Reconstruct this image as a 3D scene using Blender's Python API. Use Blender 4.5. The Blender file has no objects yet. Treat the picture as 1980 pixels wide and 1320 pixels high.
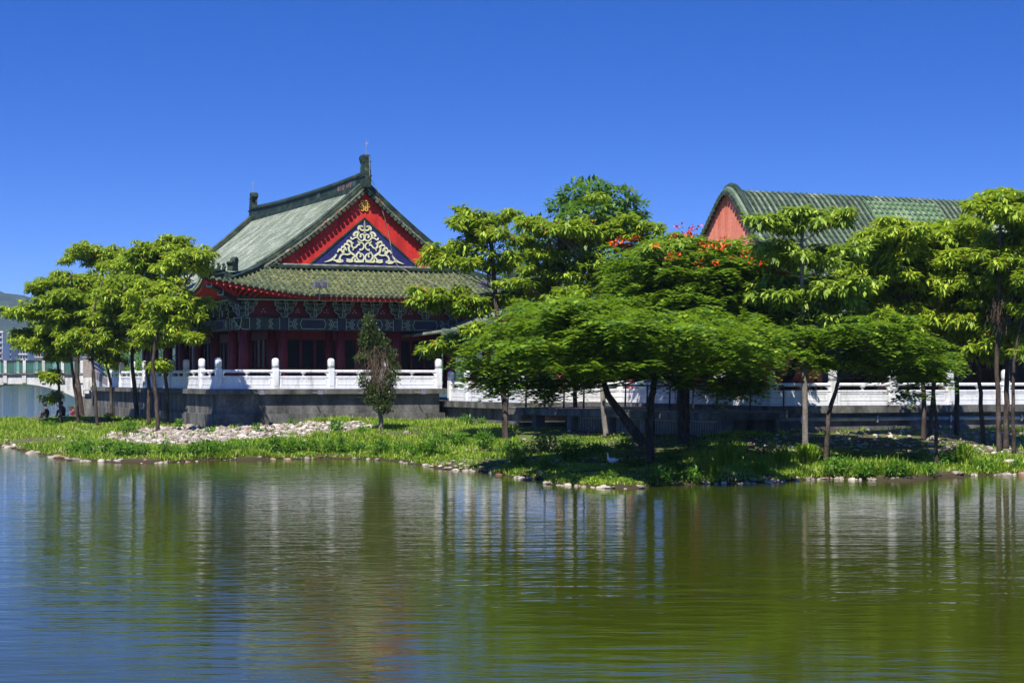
import bpy, math, random
import numpy as np
from mathutils import Vector, Matrix

random.seed(7)
rng = np.random.default_rng(7)
scene = bpy.context.scene
col = scene.collection

# ------------------------------------------------------------------ camera, sky, sun, exposure
EYE = 2.75            # eye height over the lake
FOC = 3600.0          # focal length in pixels of the 1980 px wide photograph
HOR = 732.0           # horizon row
cam_d = bpy.data.cameras.new('camera')
cam = bpy.data.objects.new('camera', cam_d)
col.objects.link(cam)
cam.location = (0, 0, EYE)
cam.rotation_euler = (math.radians(90), 0, 0)
cam_d.sensor_width = 36.0
cam_d.lens = FOC / 1980 * 36
cam_d.shift_y = (HOR - 660) / 1980
cam_d.clip_start = 0.5
cam_d.clip_end = 30000
scene.camera = cam

TH = math.radians(23.5)                       # the temple terrace is turned by this much
CU, SU = math.cos(TH), math.sin(TH)
UV = Vector((CU, SU, 0)); VV = Vector((-SU, CU, 0))
SUN = (-0.45 * UV - 0.50 * VV + Vector((0, 0, 1.0))).normalized()

world = bpy.data.worlds.new('World')
scene.world = world
world.use_nodes = True
wn = world.node_tree.nodes; wl = world.node_tree.links
bg = wn['Background']
sky = wn.new('ShaderNodeTexSky')
sky.sky_type = 'NISHITA'
sky.sun_disc = False
sky.sun_elevation = math.asin(SUN.z)
sky.sun_rotation = math.atan2(SUN.x, SUN.y)
sky.air_density = 1.0
sky.dust_density = 0.15
sky.ozone_density = 3.0
sky.altitude = 0
wtc = wn.new('ShaderNodeTexCoord')
wmap = wn.new('ShaderNodeMapping')
wmap.inputs['Scale'].default_value = (1, 1, 2.6)
wmap.inputs['Location'].default_value = (0, 0, 0.11)
wl.new(wtc.outputs['Generated'], wmap.inputs['Vector'])
wl.new(wmap.outputs['Vector'], sky.inputs['Vector'])
hsv = wn.new('ShaderNodeHueSaturation')
hsv.inputs['Hue'].default_value = 0.521
hsv.inputs['Saturation'].default_value = 1.4
wl.new(sky.outputs['Color'], hsv.inputs['Color'])
wl.new(hsv.outputs['Color'], bg.inputs['Color'])
bg.inputs['Strength'].default_value = 0.138

sun_d = bpy.data.lights.new('sun', 'SUN')
sun_d.energy = 5.0
sun_d.angle = math.radians(0.55)
sun_d.color = (1.0, 0.955, 0.88)
sun = bpy.data.objects.new('sun', sun_d)
col.objects.link(sun)
sun.rotation_mode = 'QUATERNION'
sun.rotation_quaternion = SUN.to_track_quat('Z', 'Y')
sun.location = SUN * 300

scene.view_settings.view_transform = 'Standard'
scene.view_settings.look = 'None'
scene.view_settings.exposure = 0.70
scene.view_settings.gamma = 1.0
scene.render.engine = 'CYCLES'
scene.cycles.use_denoising = True
scene.cycles.max_bounces = 5
scene.cycles.diffuse_bounces = 2
scene.cycles.glossy_bounces = 2
scene.cycles.transmission_bounces = 4
scene.cycles.transparent_max_bounces = 6
scene.cycles.volume_bounces = 0
scene.cycles.caustics_reflective = False
scene.cycles.caustics_refractive = False
scene.cycles.sample_clamp_indirect = 4.0

# ------------------------------------------------------------------ helpers
def W(px, py, d):
    return Vector(((px - 990) / FOC * d, d, EYE - (py - HOR) / FOC * d))

C0 = Vector(((418 - 990) / FOC * 79.2, 79.2, 0))      # front left corner of the high terrace
def S(u, v, z=0.0):
    return Vector((C0.x + CU * u - SU * v, C0.y + SU * u + CU * v, z))

def tag(o, label=None, cat=None, group=None, kind=None):
    if label: o['label'] = label
    if cat: o['category'] = cat
    if group: o['group'] = group
    if kind: o['kind'] = kind
    return o

def empty(name, loc=(0, 0, 0), rz=0.0, parent=None):
    o = bpy.data.objects.new(name, None)
    o.empty_display_size = 0.2
    o.location = loc
    o.rotation_euler = (0, 0, rz)
    col.objects.link(o)
    if parent: o.parent = parent
    return o

def link(name, me, mat=None, parent=None, loc=None, rot=None, scl=None):
    o = bpy.data.objects.new(name, me)
    col.objects.link(o)
    if mat is not None and not me.materials:
        for m in (mat if isinstance(mat, (list, tuple)) else [mat]):
            me.materials.append(m)
    if parent: o.parent = parent
    if loc is not None: o.location = loc
    if rot is not None: o.rotation_euler = rot
    if scl is not None: o.scale = scl
    return o

def copy_tree(o, parent=None):
    c = o.copy(); col.objects.link(c); c.parent = parent
    for ch in list(o.children): copy_tree(ch, c)
    return c

def np_mesh(name, V, F, smooth=False):
    V = np.asarray(V, dtype=np.float32); F = np.asarray(F, dtype=np.int32)
    me = bpy.data.meshes.new(name)
    n, k = F.shape
    me.vertices.add(len(V)); me.vertices.foreach_set('co', V.ravel())
    me.loops.add(n * k); me.loops.foreach_set('vertex_index', F.ravel())
    me.polygons.add(n); me.polygons.foreach_set('loop_start', np.arange(0, n * k, k, dtype=np.int32))
    if smooth: me.polygons.foreach_set('use_smooth', np.ones(n, dtype=bool))
    me.update(calc_edges=True)
    return me

class MB:
    def __init__(s): s.v = []; s.f = []
    def quad(s, a, b, c, d):
        i = len(s.v); s.v += [tuple(a), tuple(b), tuple(c), tuple(d)]; s.f.append((i, i+1, i+2, i+3))
    def poly(s, pts):
        i = len(s.v); s.v += [tuple(p) for p in pts]; s.f.append(tuple(range(i, i + len(pts))))
    def box(s, x0, x1, y0, y1, z0, z1, tx=0.0, ty=0.0):
        """box; tx, ty shrink the top"""
        i = len(s.v)
        s.v += [(x0, y0, z0), (x1, y0, z0), (x1, y1, z0), (x0, y1, z0),
                (x0+tx, y0+ty, z1), (x1-tx, y0+ty, z1), (x1-tx, y1-ty, z1), (x0+tx, y1-ty, z1)]
        s.f += [(i, i+3, i+2, i+1), (i+4, i+5, i+6, i+7), (i, i+1, i+5, i+4), (i+1, i+2, i+6, i+5), (i+2, i+3, i+7, i+6), (i+3, i, i+4, i+7)]
    def prism(s, poly, f0, f1):
        """poly: list of 2d points; f0/f1: functions 2d -> 3d for the two faces"""
        i = len(s.v); n = len(poly)
        s.v += [tuple(f0(*p)) for p in poly] + [tuple(f1(*p)) for p in poly]
        s.f.append(tuple(range(i, i+n))); s.f.append(tuple(reversed(range(i+n, i+2*n))))
        for k in range(n):
            j = (k+1) % n
            s.f.append((i+j, i+k, i+n+k, i+n+j))
    def tube(s, pts, rad, n=6, cap=True):
        pts = [Vector(p) for p in pts]
        if not isinstance(rad, (list, tuple)): rad = [rad] * len(pts)
        i0 = len(s.v); prev = None
        for k, p in enumerate(pts):
            t = (pts[min(k+1, len(pts)-1)] - pts[max(k-1, 0)])
            if t.length < 1e-9: t = Vector((0, 0, 1))
            t.normalize()
            a = Vector((1, 0, 0)) if prev is None and abs(t.x) < .9 else (Vector((0, 1, 0)) if prev is None else prev)
            a = (a - t * a.dot(t)).normalized(); prev = a
            b = t.cross(a)
            for j in range(n):
                an = 2 * math.pi * j / n
                s.v.append(tuple(p + (a * math.cos(an) + b * math.sin(an)) * rad[k]))
        for k in range(len(pts)-1):
            for j in range(n):
                j2 = (j+1) % n
                s.f.append((i0+k*n+j, i0+k*n+j2, i0+(k+1)*n+j2, i0+(k+1)*n+j))
        if cap:
            s.f.append(tuple(reversed(range(i0, i0+n))))
            e = i0 + (len(pts)-1)*n
            s.f.append(tuple(range(e, e+n)))
    def sweep(s, pts, prof, side=None, cap=True):
        """sweep a closed 2d profile (a sideways, b up) along pts; side(k) gives the sideways axis"""
        pts = [Vector(p) for p in pts]; n = len(prof); i0 = len(s.v)
        for k, p in enumerate(pts):
            t = (pts[min(k+1, len(pts)-1)] - pts[max(k-1, 0)]).normalized()
            sd = Vector(side(k) if callable(side) else side)
            sd = (sd - t * sd.dot(t)).normalized()
            up = sd.cross(t)
            if up.z < 0 : up = -up
            for a, b in prof: s.v.append(tuple(p + sd * a + up * b))
        for k in range(len(pts)-1):
            for j in range(n):
                j2 = (j+1) % n
                s.f.append((i0+k*n+j, i0+k*n+j2, i0+(k+1)*n+j2, i0+(k+1)*n+j))
        if cap:
            s.f.append(tuple(range(i0, i0+n))); e = i0+(len(pts)-1)*n
            s.f.append(tuple(reversed(range(e, e+n))))
    def lathe(s, prof, n=12, c=(0, 0, 0), sq=None):
        i0 = len(s.v)
        for r, z in prof:
            for j in range(n):
                an = 2*math.pi*(j+.5)/n
                s.v.append((c[0]+r*math.cos(an), c[1]+r*math.sin(an), c[2]+z))
        for k in range(len(prof)-1):
            for j in range(n):
                j2 = (j+1) % n
                s.f.append((i0+k*n+j, i0+k*n+j2, i0+(k+1)*n+j2, i0+(k+1)*n+j))
        s.f.append(tuple(reversed(range(i0, i0+n)))); e = i0+(len(prof)-1)*n
        s.f.append(tuple(range(e, e+n)))
    def mesh(s, name, smooth=False, fix=True):
        me = bpy.data.meshes.new(name)
        me.from_pydata(s.v, [], s.f)
        if fix:
            import bmesh
            b = bmesh.new(); b.from_mesh(me)
            bmesh.ops.recalc_face_normals(b, faces=b.faces)
            b.to_mesh(me); b.free()
        if smooth:
            me.polygons.foreach_set('use_smooth', [True]*len(me.polygons))
        me.update()
        return me
    def build(s, name, mat, parent=None, smooth=False, loc=None, rot=None, kind=None):
        o = link(name, s.mesh(name, smooth), mat, parent, loc, rot)
        if kind: o['kind'] = kind
        return o

def ribbon(mb, pts, w, fmap, o0, o1, closed=False):
    """flat painted/cut-out strip; pts 2d, w width or list, fmap(a, z, out) -> 3d"""
    n = len(pts); P = [Vector((p[0], p[1])) for p in pts]
    ws = w if isinstance(w, (list, tuple)) else [w]*n
    L = []; R = []
    for k in range(n):
        if closed: t0 = P[k]-P[k-1]; t1 = P[(k+1) % n]-P[k]
        else:
            t0 = P[k]-P[max(k-1, 0)]; t1 = P[min(k+1, n-1)]-P[k]
            if k == 0: t0 = t1
            if k == n-1: t1 = t0
        t0 = t0.normalized() if t0.length else t1.normalized(); t1 = t1.normalized() if t1.length else t0
        t = (t0+t1)
        t = t.normalized() if t.length > 1e-6 else t0
        nn = Vector((-t.y, t.x)); c = max(.45, nn.dot(Vector((-t0.y, t0.x))))
        L.append(P[k]+nn*ws[k]/2/c); R.append(P[k]-nn*ws[k]/2/c)
    m = n if closed else n-1
    i = len(mb.v)
    for k in range(n):
        mb.v += [tuple(fmap(L[k].x, L[k].y, o0)), tuple(fmap(R[k].x, R[k].y, o0)), tuple(fmap(L[k].x, L[k].y, o1)), tuple(fmap(R[k].x, R[k].y, o1))]
    for k in range(m):
        a = i+4*k; b = i+4*((k+1) % n)
        mb.f += [(a+2, a+3, b+3, b+2), (a, a+2, b+2, b), (a+3, a+1, b+1, b+3)]
    if not closed:
        mb.f += [(i, i+1, i+3, i+2), (i+4*(n-1)+1, i+4*(n-1), i+4*(n-1)+2, i+4*(n-1)+3)]

def smooth_path(pts, per=5):
    """Catmull-Rom through points"""
    P = [np.array(p, float) for p in pts]; out = []
    for k in range(len(P)-1):
        p0 = P[max(k-1, 0)]; p1 = P[k]; p2 = P[k+1]; p3 = P[min(k+2, len(P)-1)]
        for j in range(per):
            t = j/per
            out.append(tuple(.5*((2*p1)+(-p0+p2)*t+(2*p0-5*p1+4*p2-p3)*t*t+(-p0+3*p1-3*p2+p3)*t**3)))
    out.append(tuple(P[-1]))
    return out

# ------------------------------------------------------------------ materials
def nt(name):
    m = bpy.data.materials.new(name); m.use_nodes = True
    return m, m.node_tree.nodes, m.node_tree.links, m.node_tree.nodes['Principled BSDF']

def ramp(N, stops):
    r = N.new('ShaderNodeValToRGB'); e = r.color_ramp.elements
    while len(e) < len(stops): e.new(.5)
    for k, (p, c) in enumerate(stops):
        e[k].position = p; e[k].color = (c[0], c[1], c[2], 1) if len(c) == 3 else c
    return r

def noisetex(N, L, scale, stretch=(1, 1, 1), detail=4, rough=.55, rot=0.0):
    g = N.new('ShaderNodeNewGeometry'); mp = N.new('ShaderNodeMapping')
    mp.inputs['Scale'].default_value = stretch
    mp.inputs['Rotation'].default_value = (0, 0, rot)
    L.new(g.outputs['Position'], mp.inputs['Vector'])
    n = N.new('ShaderNodeTexNoise')
    n.inputs['Scale'].default_value = scale; n.inputs['Detail'].default_value = detail; n.inputs['Roughness'].default_value = rough
    L.new(mp.outputs['Vector'], n.inputs['Vector'])
    return n

def mat(name, stops, scale=2.0, stretch=(1, 1, 1), rough=.6, spec=.4, detail=5, bump=0.0, bscale=None, bdist=.02, metal=0.0,
        fine=None, island=0.0, rot=0.0):
    """stops: [(pos, colour)...] driven by world-space noise; fine=(scale, amount) adds small mottling; island: value jitter for each piece"""
    m, N, L, b = nt(name)
    if len(stops) == 1: stops = [(0, stops[0][1]), (1, stops[0][1])]
    n = noisetex(N, L, scale, stretch, detail, rot=rot)
    r = ramp(N, stops); L.new(n.outputs['Fac'], r.inputs['Fac'])
    out = r.outputs['Color']
    if fine:
        n2 = noisetex(N, L, fine[0], (1, 1, 1), 3)
        mr = N.new('ShaderNodeMapRange'); mr.inputs['From Min'].default_value = .3; mr.inputs['From Max'].default_value = .7
        mr.inputs['To Min'].default_value = 1-fine[1]; mr.inputs['To Max'].default_value = 1+fine[1]
        L.new(n2.outputs['Fac'], mr.inputs['Value'])
        h = N.new('ShaderNodeHueSaturation'); L.new(out, h.inputs['Color']); L.new(mr.outputs['Result'], h.inputs['Value'])
        out = h.outputs['Color']
    if island:
        g = N.new('ShaderNodeNewGeometry'); oi = N.new('ShaderNodeObjectInfo')
        ad = N.new('ShaderNodeMath'); ad.operation = 'ADD'
        L.new(g.outputs['Random Per Island'], ad.inputs[0]); L.new(oi.outputs['Random'], ad.inputs[1])
        fr = N.new('ShaderNodeMath'); fr.operation = 'FRACT'; L.new(ad.outputs[0], fr.inputs[0])
        mr = N.new('ShaderNodeMapRange'); mr.inputs['To Min'].default_value = 1-island; mr.inputs['To Max'].default_value = 1+island
        L.new(fr.outputs[0], mr.inputs['Value'])
        h = N.new('ShaderNodeHueSaturation'); L.new(out, h.inputs['Color']); L.new(mr.outputs['Result'], h.inputs['Value'])
        out = h.outputs['Color']
    L.new(out, b.inputs['Base Color'])
    b.inputs['Roughness'].default_value = rough
    b.inputs['Specular IOR Level'].default_value = spec
    b.inputs['Metallic'].default_value = metal
    if bump:
        n3 = noisetex(N, L, bscale or scale*4, (1, 1, 1), 4)
        bp = N.new('ShaderNodeBump'); bp.inputs['Strength'].default_value = bump; bp.inputs['Distance'].default_value = bdist
        L.new(n3.outputs['Fac'], bp.inputs['Height']); L.new(bp.outputs['Normal'], b.inputs['Normal'])
    return m

def leafmat(name, stops, trans=(.25, .4, .03), tw=.35, rough=.45, spec=.35, big=.35, rare=None):
    """stops over a random value for each leaf, shifted by slow noise through the crown"""
    m, N, L, b = nt(name)
    g = N.new('ShaderNodeNewGeometry')
    n = noisetex(N, L, 1.7, (1, 1, 1), 2)
    mx = N.new('ShaderNodeMath'); mx.operation = 'MULTIPLY_ADD'
    L.new(n.outputs['Fac'], mx.inputs[0]); mx.inputs[1].default_value = big*2; mx.inputs[2].default_value = -big
    oi = N.new('ShaderNodeObjectInfo'); ob = N.new('ShaderNodeMath'); ob.operation = 'MULTIPLY_ADD'
    L.new(oi.outputs['Random'], ob.inputs[0]); ob.inputs[1].default_value = .34; L.new(mx.outputs[0], ob.inputs[2])
    of = N.new('ShaderNodeMath'); of.operation = 'SUBTRACT'; L.new(ob.outputs[0], of.inputs[0]); of.inputs[1].default_value = .17
    ad = N.new('ShaderNodeMath'); ad.operation = 'ADD'; ad.use_clamp = True
    L.new(g.outputs['Random Per Island'], ad.inputs[0]); L.new(of.outputs[0], ad.inputs[1])
    r = ramp(N, stops); L.new(ad.outputs[0], r.inputs['Fac'])
    out = r.outputs['Color']
    if rare:
        gt = N.new('ShaderNodeMath'); gt.operation = 'GREATER_THAN'; gt.inputs[1].default_value = rare[1]; L.new(g.outputs['Random Per Island'], gt.inputs[0])
        mc = N.new('ShaderNodeMix'); mc.data_type = 'RGBA'; mc.inputs['B'].default_value = (*rare[0], 1)
        L.new(gt.outputs[0], mc.inputs['Factor']); L.new(out, mc.inputs['A']); out = mc.outputs['Result']
    L.new(out, b.inputs['Base Color'])
    b.inputs['Roughness'].default_value = rough; b.inputs['Specular IOR Level'].default_value = spec
    t = N.new('ShaderNodeBsdfTranslucent'); t.inputs['Color'].default_value = (*trans, 1)
    ms = N.new('ShaderNodeMixShader'); ms.inputs[0].default_value = tw
    L.new(b.outputs[0], ms.inputs[1]); L.new(t.outputs[0], ms.inputs[2])
    L.new(ms.outputs[0], N['Material Output'].inputs['Surface'])
    return m

M = {}
M['tile_front'] = mat('glazed_tile_front', [(.3, (.035, .05, .028)), (.48, (.08, .105, .06)), (.62, (.14, .165, .085)), (.8, (.3, .2, .09))], 3.2, (1, 1, 1), .42, .5, 5, fine=(24, .35), island=.15, bump=.25, bscale=30)
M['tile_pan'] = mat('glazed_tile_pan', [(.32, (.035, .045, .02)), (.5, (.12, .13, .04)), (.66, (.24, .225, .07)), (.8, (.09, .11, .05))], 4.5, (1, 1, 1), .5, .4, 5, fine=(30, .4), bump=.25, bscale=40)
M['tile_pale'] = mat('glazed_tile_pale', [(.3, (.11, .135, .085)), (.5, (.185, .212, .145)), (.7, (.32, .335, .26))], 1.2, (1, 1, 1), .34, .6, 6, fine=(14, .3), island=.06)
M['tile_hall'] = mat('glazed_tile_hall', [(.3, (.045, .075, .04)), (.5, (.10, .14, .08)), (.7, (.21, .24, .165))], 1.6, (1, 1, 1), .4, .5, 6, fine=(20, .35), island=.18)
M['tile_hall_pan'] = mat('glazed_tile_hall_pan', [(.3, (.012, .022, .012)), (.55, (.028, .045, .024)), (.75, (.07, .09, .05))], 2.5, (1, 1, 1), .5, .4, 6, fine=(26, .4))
M['tile_new'] = mat('newer_green_tile', [(.35, (.09, .19, .06)), (.65, (.2, .34, .13))], 3, (1, 1, 1), .4, .5, 5, fine=(18, .3))
M['tile_worn'] = mat('worn_pale_tile', [(.35, (.2, .25, .17)), (.65, (.4, .44, .33))], 3, (1, 1, 1), .5, .4, 5, fine=(18, .3))
M['ridge'] = mat('dark_green_ridge', [(.3, (.008, .016, .01)), (.5, (.022, .04, .025)), (.68, (.05, .07, .042)), (.8, (.15, .13, .08))], 2.6, (1, 1, 1), .62, .22, 6, fine=(20, .3), bump=.3, bscale=14)
M['ridge_worn'] = mat('worn_ridge', [(.3, (.02, .035, .022)), (.52, (.05, .075, .045)), (.62, (.3, .11, .05)), (.74, (.5, .42, .33))], 3.1, (1, 1, 1), .5, .4, 6, fine=(20, .3))
M['verge_tile'] = mat('verge_tile', [(.3, (.02, .035, .018)), (.55, (.06, .085, .04)), (.75, (.15, .17, .08))], 5, (1, 1, 1), .4, .5, 5, fine=(25, .3), island=.3)
M['pale_trim'] = mat('pale_trim', [(.3, (.06, .06, .045)), (.48, (.26, .24, .19)), (.62, (.45, .39, .32)), (.75, (.3, .13, .07))], 4, (1, 1, 1), .7, .3, 6)
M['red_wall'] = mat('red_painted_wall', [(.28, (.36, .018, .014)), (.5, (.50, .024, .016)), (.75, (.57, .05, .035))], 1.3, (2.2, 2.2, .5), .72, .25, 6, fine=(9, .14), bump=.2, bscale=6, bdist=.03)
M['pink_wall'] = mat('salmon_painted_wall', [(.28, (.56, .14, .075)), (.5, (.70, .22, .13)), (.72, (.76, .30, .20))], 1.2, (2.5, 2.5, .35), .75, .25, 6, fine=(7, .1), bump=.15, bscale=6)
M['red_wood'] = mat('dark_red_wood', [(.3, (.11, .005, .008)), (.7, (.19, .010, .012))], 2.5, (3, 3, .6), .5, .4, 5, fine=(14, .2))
M['shaded_wood'] = mat('shaded_red_wood', [(.3, (.014, .005, .004)), (.7, (.03, .008, .007))], 3, rough=.8, spec=.1)  # red wood of the right hall, the trees' shade put into its colour
M['rafter_red'] = mat('rafter_red', [(.3, (.30, .012, .01)), (.7, (.45, .03, .02))], 6, (1, 1, 1), .5, .4, 4)
M['navy'] = mat('navy_panel', [(.3, (.012, .014, .075)), (.7, (.022, .026, .12))], 1.6, (1, 1, 1), .6, .35, 5, fine=(12, .2))
M['scroll'] = mat('pale_yellow_scroll', [(.3, (.55, .55, .29)), (.7, (.72, .71, .44))], 4, (1, 1, 1), .6, .3, 5)
M['gold'] = mat('gold_paint', [(.3, (.6, .34, .02)), (.7, (.8, .5, .05))], 6, (1, 1, 1), .4, .5, 3)
M['beam'] = mat('dark_green_beam', [(.3, (.018, .036, .024)), (.7, (.04, .066, .042))], 3, (1, 1, 1), .55, .4, 4, fine=(20, .25))
M['beam_blue'] = mat('blue_black_paint', [(.3, (.012, .018, .03)), (.7, (.03, .04, .06))], 5, (1, 1, 1), .55, .4, 4)
M['bracket'] = mat('bracket_green', [(.3, (.02, .04, .03)), (.7, (.05, .075, .055))], 5, (1, 1, 1), .55, .4, 4, island=.2)
M['line'] = mat('pale_paint_line', [(.3, (.24, .32, .28)), (.7, (.4, .48, .43))], 6, (1, 1, 1), .6, .3, 3)
M['white'] = mat('white_painted_stone', [(.25, (.38, .37, .34)), (.38, (.62, .62, .60)), (.5, (.74, .74, .73)), (.75, (.78, .78, .78))], 1.7, (2.6, 2.6, .6), .55, .35, 7, fine=(8, .05), bump=.12, bscale=9)
M['concrete'] = mat('weathered_concrete', [(.3, (.04, .04, .036)), (.46, (.095, .093, .083)), (.6, (.15, .143, .128)), (.8, (.25, .235, .205))], 1.1, (1.7, 1.7, .6), .85, .2, 7, fine=(9, .22), bump=.35, bscale=10)
M['concrete_pale'] = mat('pale_concrete', [(.28, (.2, .19, .17)), (.45, (.5, .49, .46)), (.7, (.62, .61, .59))], 1.6, (3, 3, .6), .8, .2, 7, fine=(9, .12))
M['stone_brown'] = mat('brown_stone', [(.3, (.20, .165, .15)), (.7, (.33, .28, .255))], 9, (1, 1, 1), .8, .25, 6, fine=(40, .25))
M['paving'] = mat('terrace_paving', [(.3, (.13, .12, .105)), (.7, (.2, .19, .17))], 1, (1, 1, 1), .8, .25, 5)
M['glass_dark'] = mat('dark_window_glass', [(0, (.010, .011, .012))], 1, rough=.25, spec=.2)
M['steel'] = mat('grey_steel', [(.3, (.3, .31, .32)), (.7, (.42, .43, .44))], 6, rough=.4, metal=.6)
M['lamp_body'] = mat('grey_lamp_body', [(.3, (.10, .105, .13)), (.7, (.2, .2, .24))], 8, rough=.45, spec=.5)
M['black_metal'] = mat('black_metal', [(.3, (.012, .012, .012)), (.7, (.03, .03, .03))], 8, rough=.5, spec=.4)
M['deck'] = mat('weathered_deck', [(.3, (.1, .085, .07)), (.7, (.22, .19, .16))], 2, (1, 1, 1), .8, .2, 6, fine=(18, .25))
M['pipe'] = mat('grey_pipe', [(.3, (.3, .31, .31)), (.7, (.5, .5, .49))], 4, rough=.5)
M['bark'] = mat('grey_brown_bark', [(.3, (.03, .022, .017)), (.5, (.065, .048, .038)), (.7, (.12, .095, .078))], 3.5, (2, 2, .7), .9, .15, 7, fine=(22, .35), bump=.6, bscale=22, bdist=.03)
M['bark_pale'] = mat('pale_bark', [(.3, (.13, .11, .09)), (.7, (.26, .23, .2))], 4, (2, 2, .6), .85, .2, 6, fine=(20, .3), bump=.5, bscale=20, bdist=.02)
M['dry_twig'] = mat('dry_brown_twigs', [(.3, (.07, .048, .032)), (.7, (.19, .14, .095))], 5, rough=.95, spec=.1, island=.3)
M['leaf_bright'] = leafmat('bright_palmate_leaf', [(.0, (.05, .10, .008)), (.3, (.13, .22, .012)), (.65, (.27, .38, .025)), (1, (.42, .49, .05))], (.5, .66, .04), .27, rough=.5, spec=.28, big=.25, rare=((.5, .24, .02), .985))
M['leaf_mid'] = leafmat('mid_green_palmate_leaf', [(.0, (.045, .095, .01)), (.4, (.125, .215, .02)), (.8, (.27, .375, .04)), (1, (.38, .46, .075))], (.42, .6, .05), .27, rough=.5, spec=.28, big=.25)
M['leaf_feather'] = leafmat('feathery_leaf', [(.0, (.032, .078, .006)), (.4, (.08, .16, .009)), (.8, (.17, .265, .016)), (1, (.3, .39, .035))], (.32, .52, .018), .3, rough=.55, spec=.2, big=.3)
M['leaf_dark'] = leafmat('dark_crown_leaf', [(.0, (.03, .075, .008)), (.4, (.07, .14, .014)), (.8, (.12, .21, .022)), (1, (.18, .27, .03))], (.2, .42, .03), .32, big=.28)
M['leaf_dull'] = leafmat('dull_conifer_leaf', [(.0, (.03, .055, .012)), (.5, (.07, .11, .025)), (1, (.14, .17, .05))], (.15, .22, .04), .25)
M['leaf_bush'] = leafmat('low_bush_leaf', [(.0, (.035, .10, .008)), (.5, (.08, .19, .015)), (1, (.15, .28, .025))], (.2, .45, .03), .32)
M['grass'] = leafmat('bank_grass', [(.0, (.07, .15, .01)), (.3, (.15, .26, .015)), (.7, (.24, .36, .022)), (.95, (.33, .42, .05)), (1, (.45, .40, .15))], (.42, .62, .04), .34, rough=.6, spec=.2, big=.4)
M['flower'] = mat('red_orange_flower', [(.3, (.75, .045, .01)), (.7, (.95, .16, .02))], 5, rough=.6, island=.3)
M['stone'] = mat('pale_river_stone', [(.3, (.19, .145, .115)), (.5, (.34, .285, .24)), (.7, (.5, .45, .39))], 2.2, rough=.8, spec=.25, fine=(14, .22), island=.4, bump=.3, bscale=12)
M['stone_wet'] = mat('shore_stone', [(.3, (.14, .11, .08)), (.5, (.3, .255, .2)), (.7, (.5, .45, .38))], 2.2, rough=.7, spec=.3, fine=(14, .22), island=.35, bump=.3, bscale=12)
M['stone_red'] = mat('brown_river_stone', [(.3, (.17, .085, .06)), (.7, (.34, .2, .15))], 3, rough=.85, spec=.2, fine=(14, .2), island=.3)

# ------------------------------------------------------------------ ground, water, far country
def vnoise(x, y, seed=0):
    """smooth value noise, vectorised"""
    xi = np.floor(x).astype(np.int64); yi = np.floor(y).astype(np.int64)
    fx = x-xi; fy = y-yi; fx = fx*fx*(3-2*fx); fy = fy*fy*(3-2*fy)
    def h(a, b):
        n = (a*374761393 + b*668265263 + seed*974634777) & 0x7fffffff
        n = ((n ^ (n >> 13))*1274126177) & 0x7fffffff
        return ((n ^ (n >> 16)) & 0xffff)/65535.0
    return (h(xi, yi)*(1-fx)+h(xi+1, yi)*fx)*(1-fy)+(h(xi, yi+1)*(1-fx)+h(xi+1, yi+1)*fx)*fy

shore_px = [(-420, 846), (-150, 852), (0, 863), (60, 873), (110, 886), (200, 893), (330, 894), (420, 889), (560, 888), (700, 887), (800, 896), (850, 905), (930, 913),
            (1000, 923), (1060, 935), (1130, 941), (1220, 944), (1300, 938), (1400, 935), (1500, 931), (1600, 926), (1700, 928), (1760, 928),
            (1850, 921), (1980, 917), (2300, 912)]
shore = []
for a, b in shore_px:
    d = FOC*EYE/(b-HOR); shore.append(((a-990)/FOC*d, d))
near_shore = list(shore)
for a, d in [(-420, 101), (0, 103), (40, 109), (62, 118), (130, 124), (150, 140), (150, 175)]:
    pass
back = [(62, 70), (62, 185), (-44, 185), ((150-990)/FOC*140, 140), ((125-990)/FOC*125, 125), ((60-990)/FOC*118, 118), ((38-990)/FOC*110, 110),
        ((0-990)/FOC*104, 104), ((-420-990)/FOC*101, 101)]
isle = np.array(smooth_path(near_shore, 4) + back)

def shore_dist(x, y):
    x = np.asarray(x, float); y = np.asarray(y, float)
    best = np.full(x.shape, 1e9); inside = np.zeros(x.shape, bool)
    n = len(isle)
    for k in range(n):
        ax, ay = isle[k]; bx, by = isle[(k+1) % n]
        dx, dy = bx-ax, by-ay
        t = np.clip(((x-ax)*dx+(y-ay)*dy)/(dx*dx+dy*dy+1e-12), 0, 1)
        best = np.minimum(best, np.hypot(x-ax-t*dx, y-ay-t*dy))
        c = ((ay > y) != (by > y))
        with np.errstate(divide='ignore', invalid='ignore'):
            xx = (bx-ax)*(y-ay)/(by-ay)+ax
        inside ^= c & (x < xx)
    return np.where(inside, best, -best)

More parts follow.
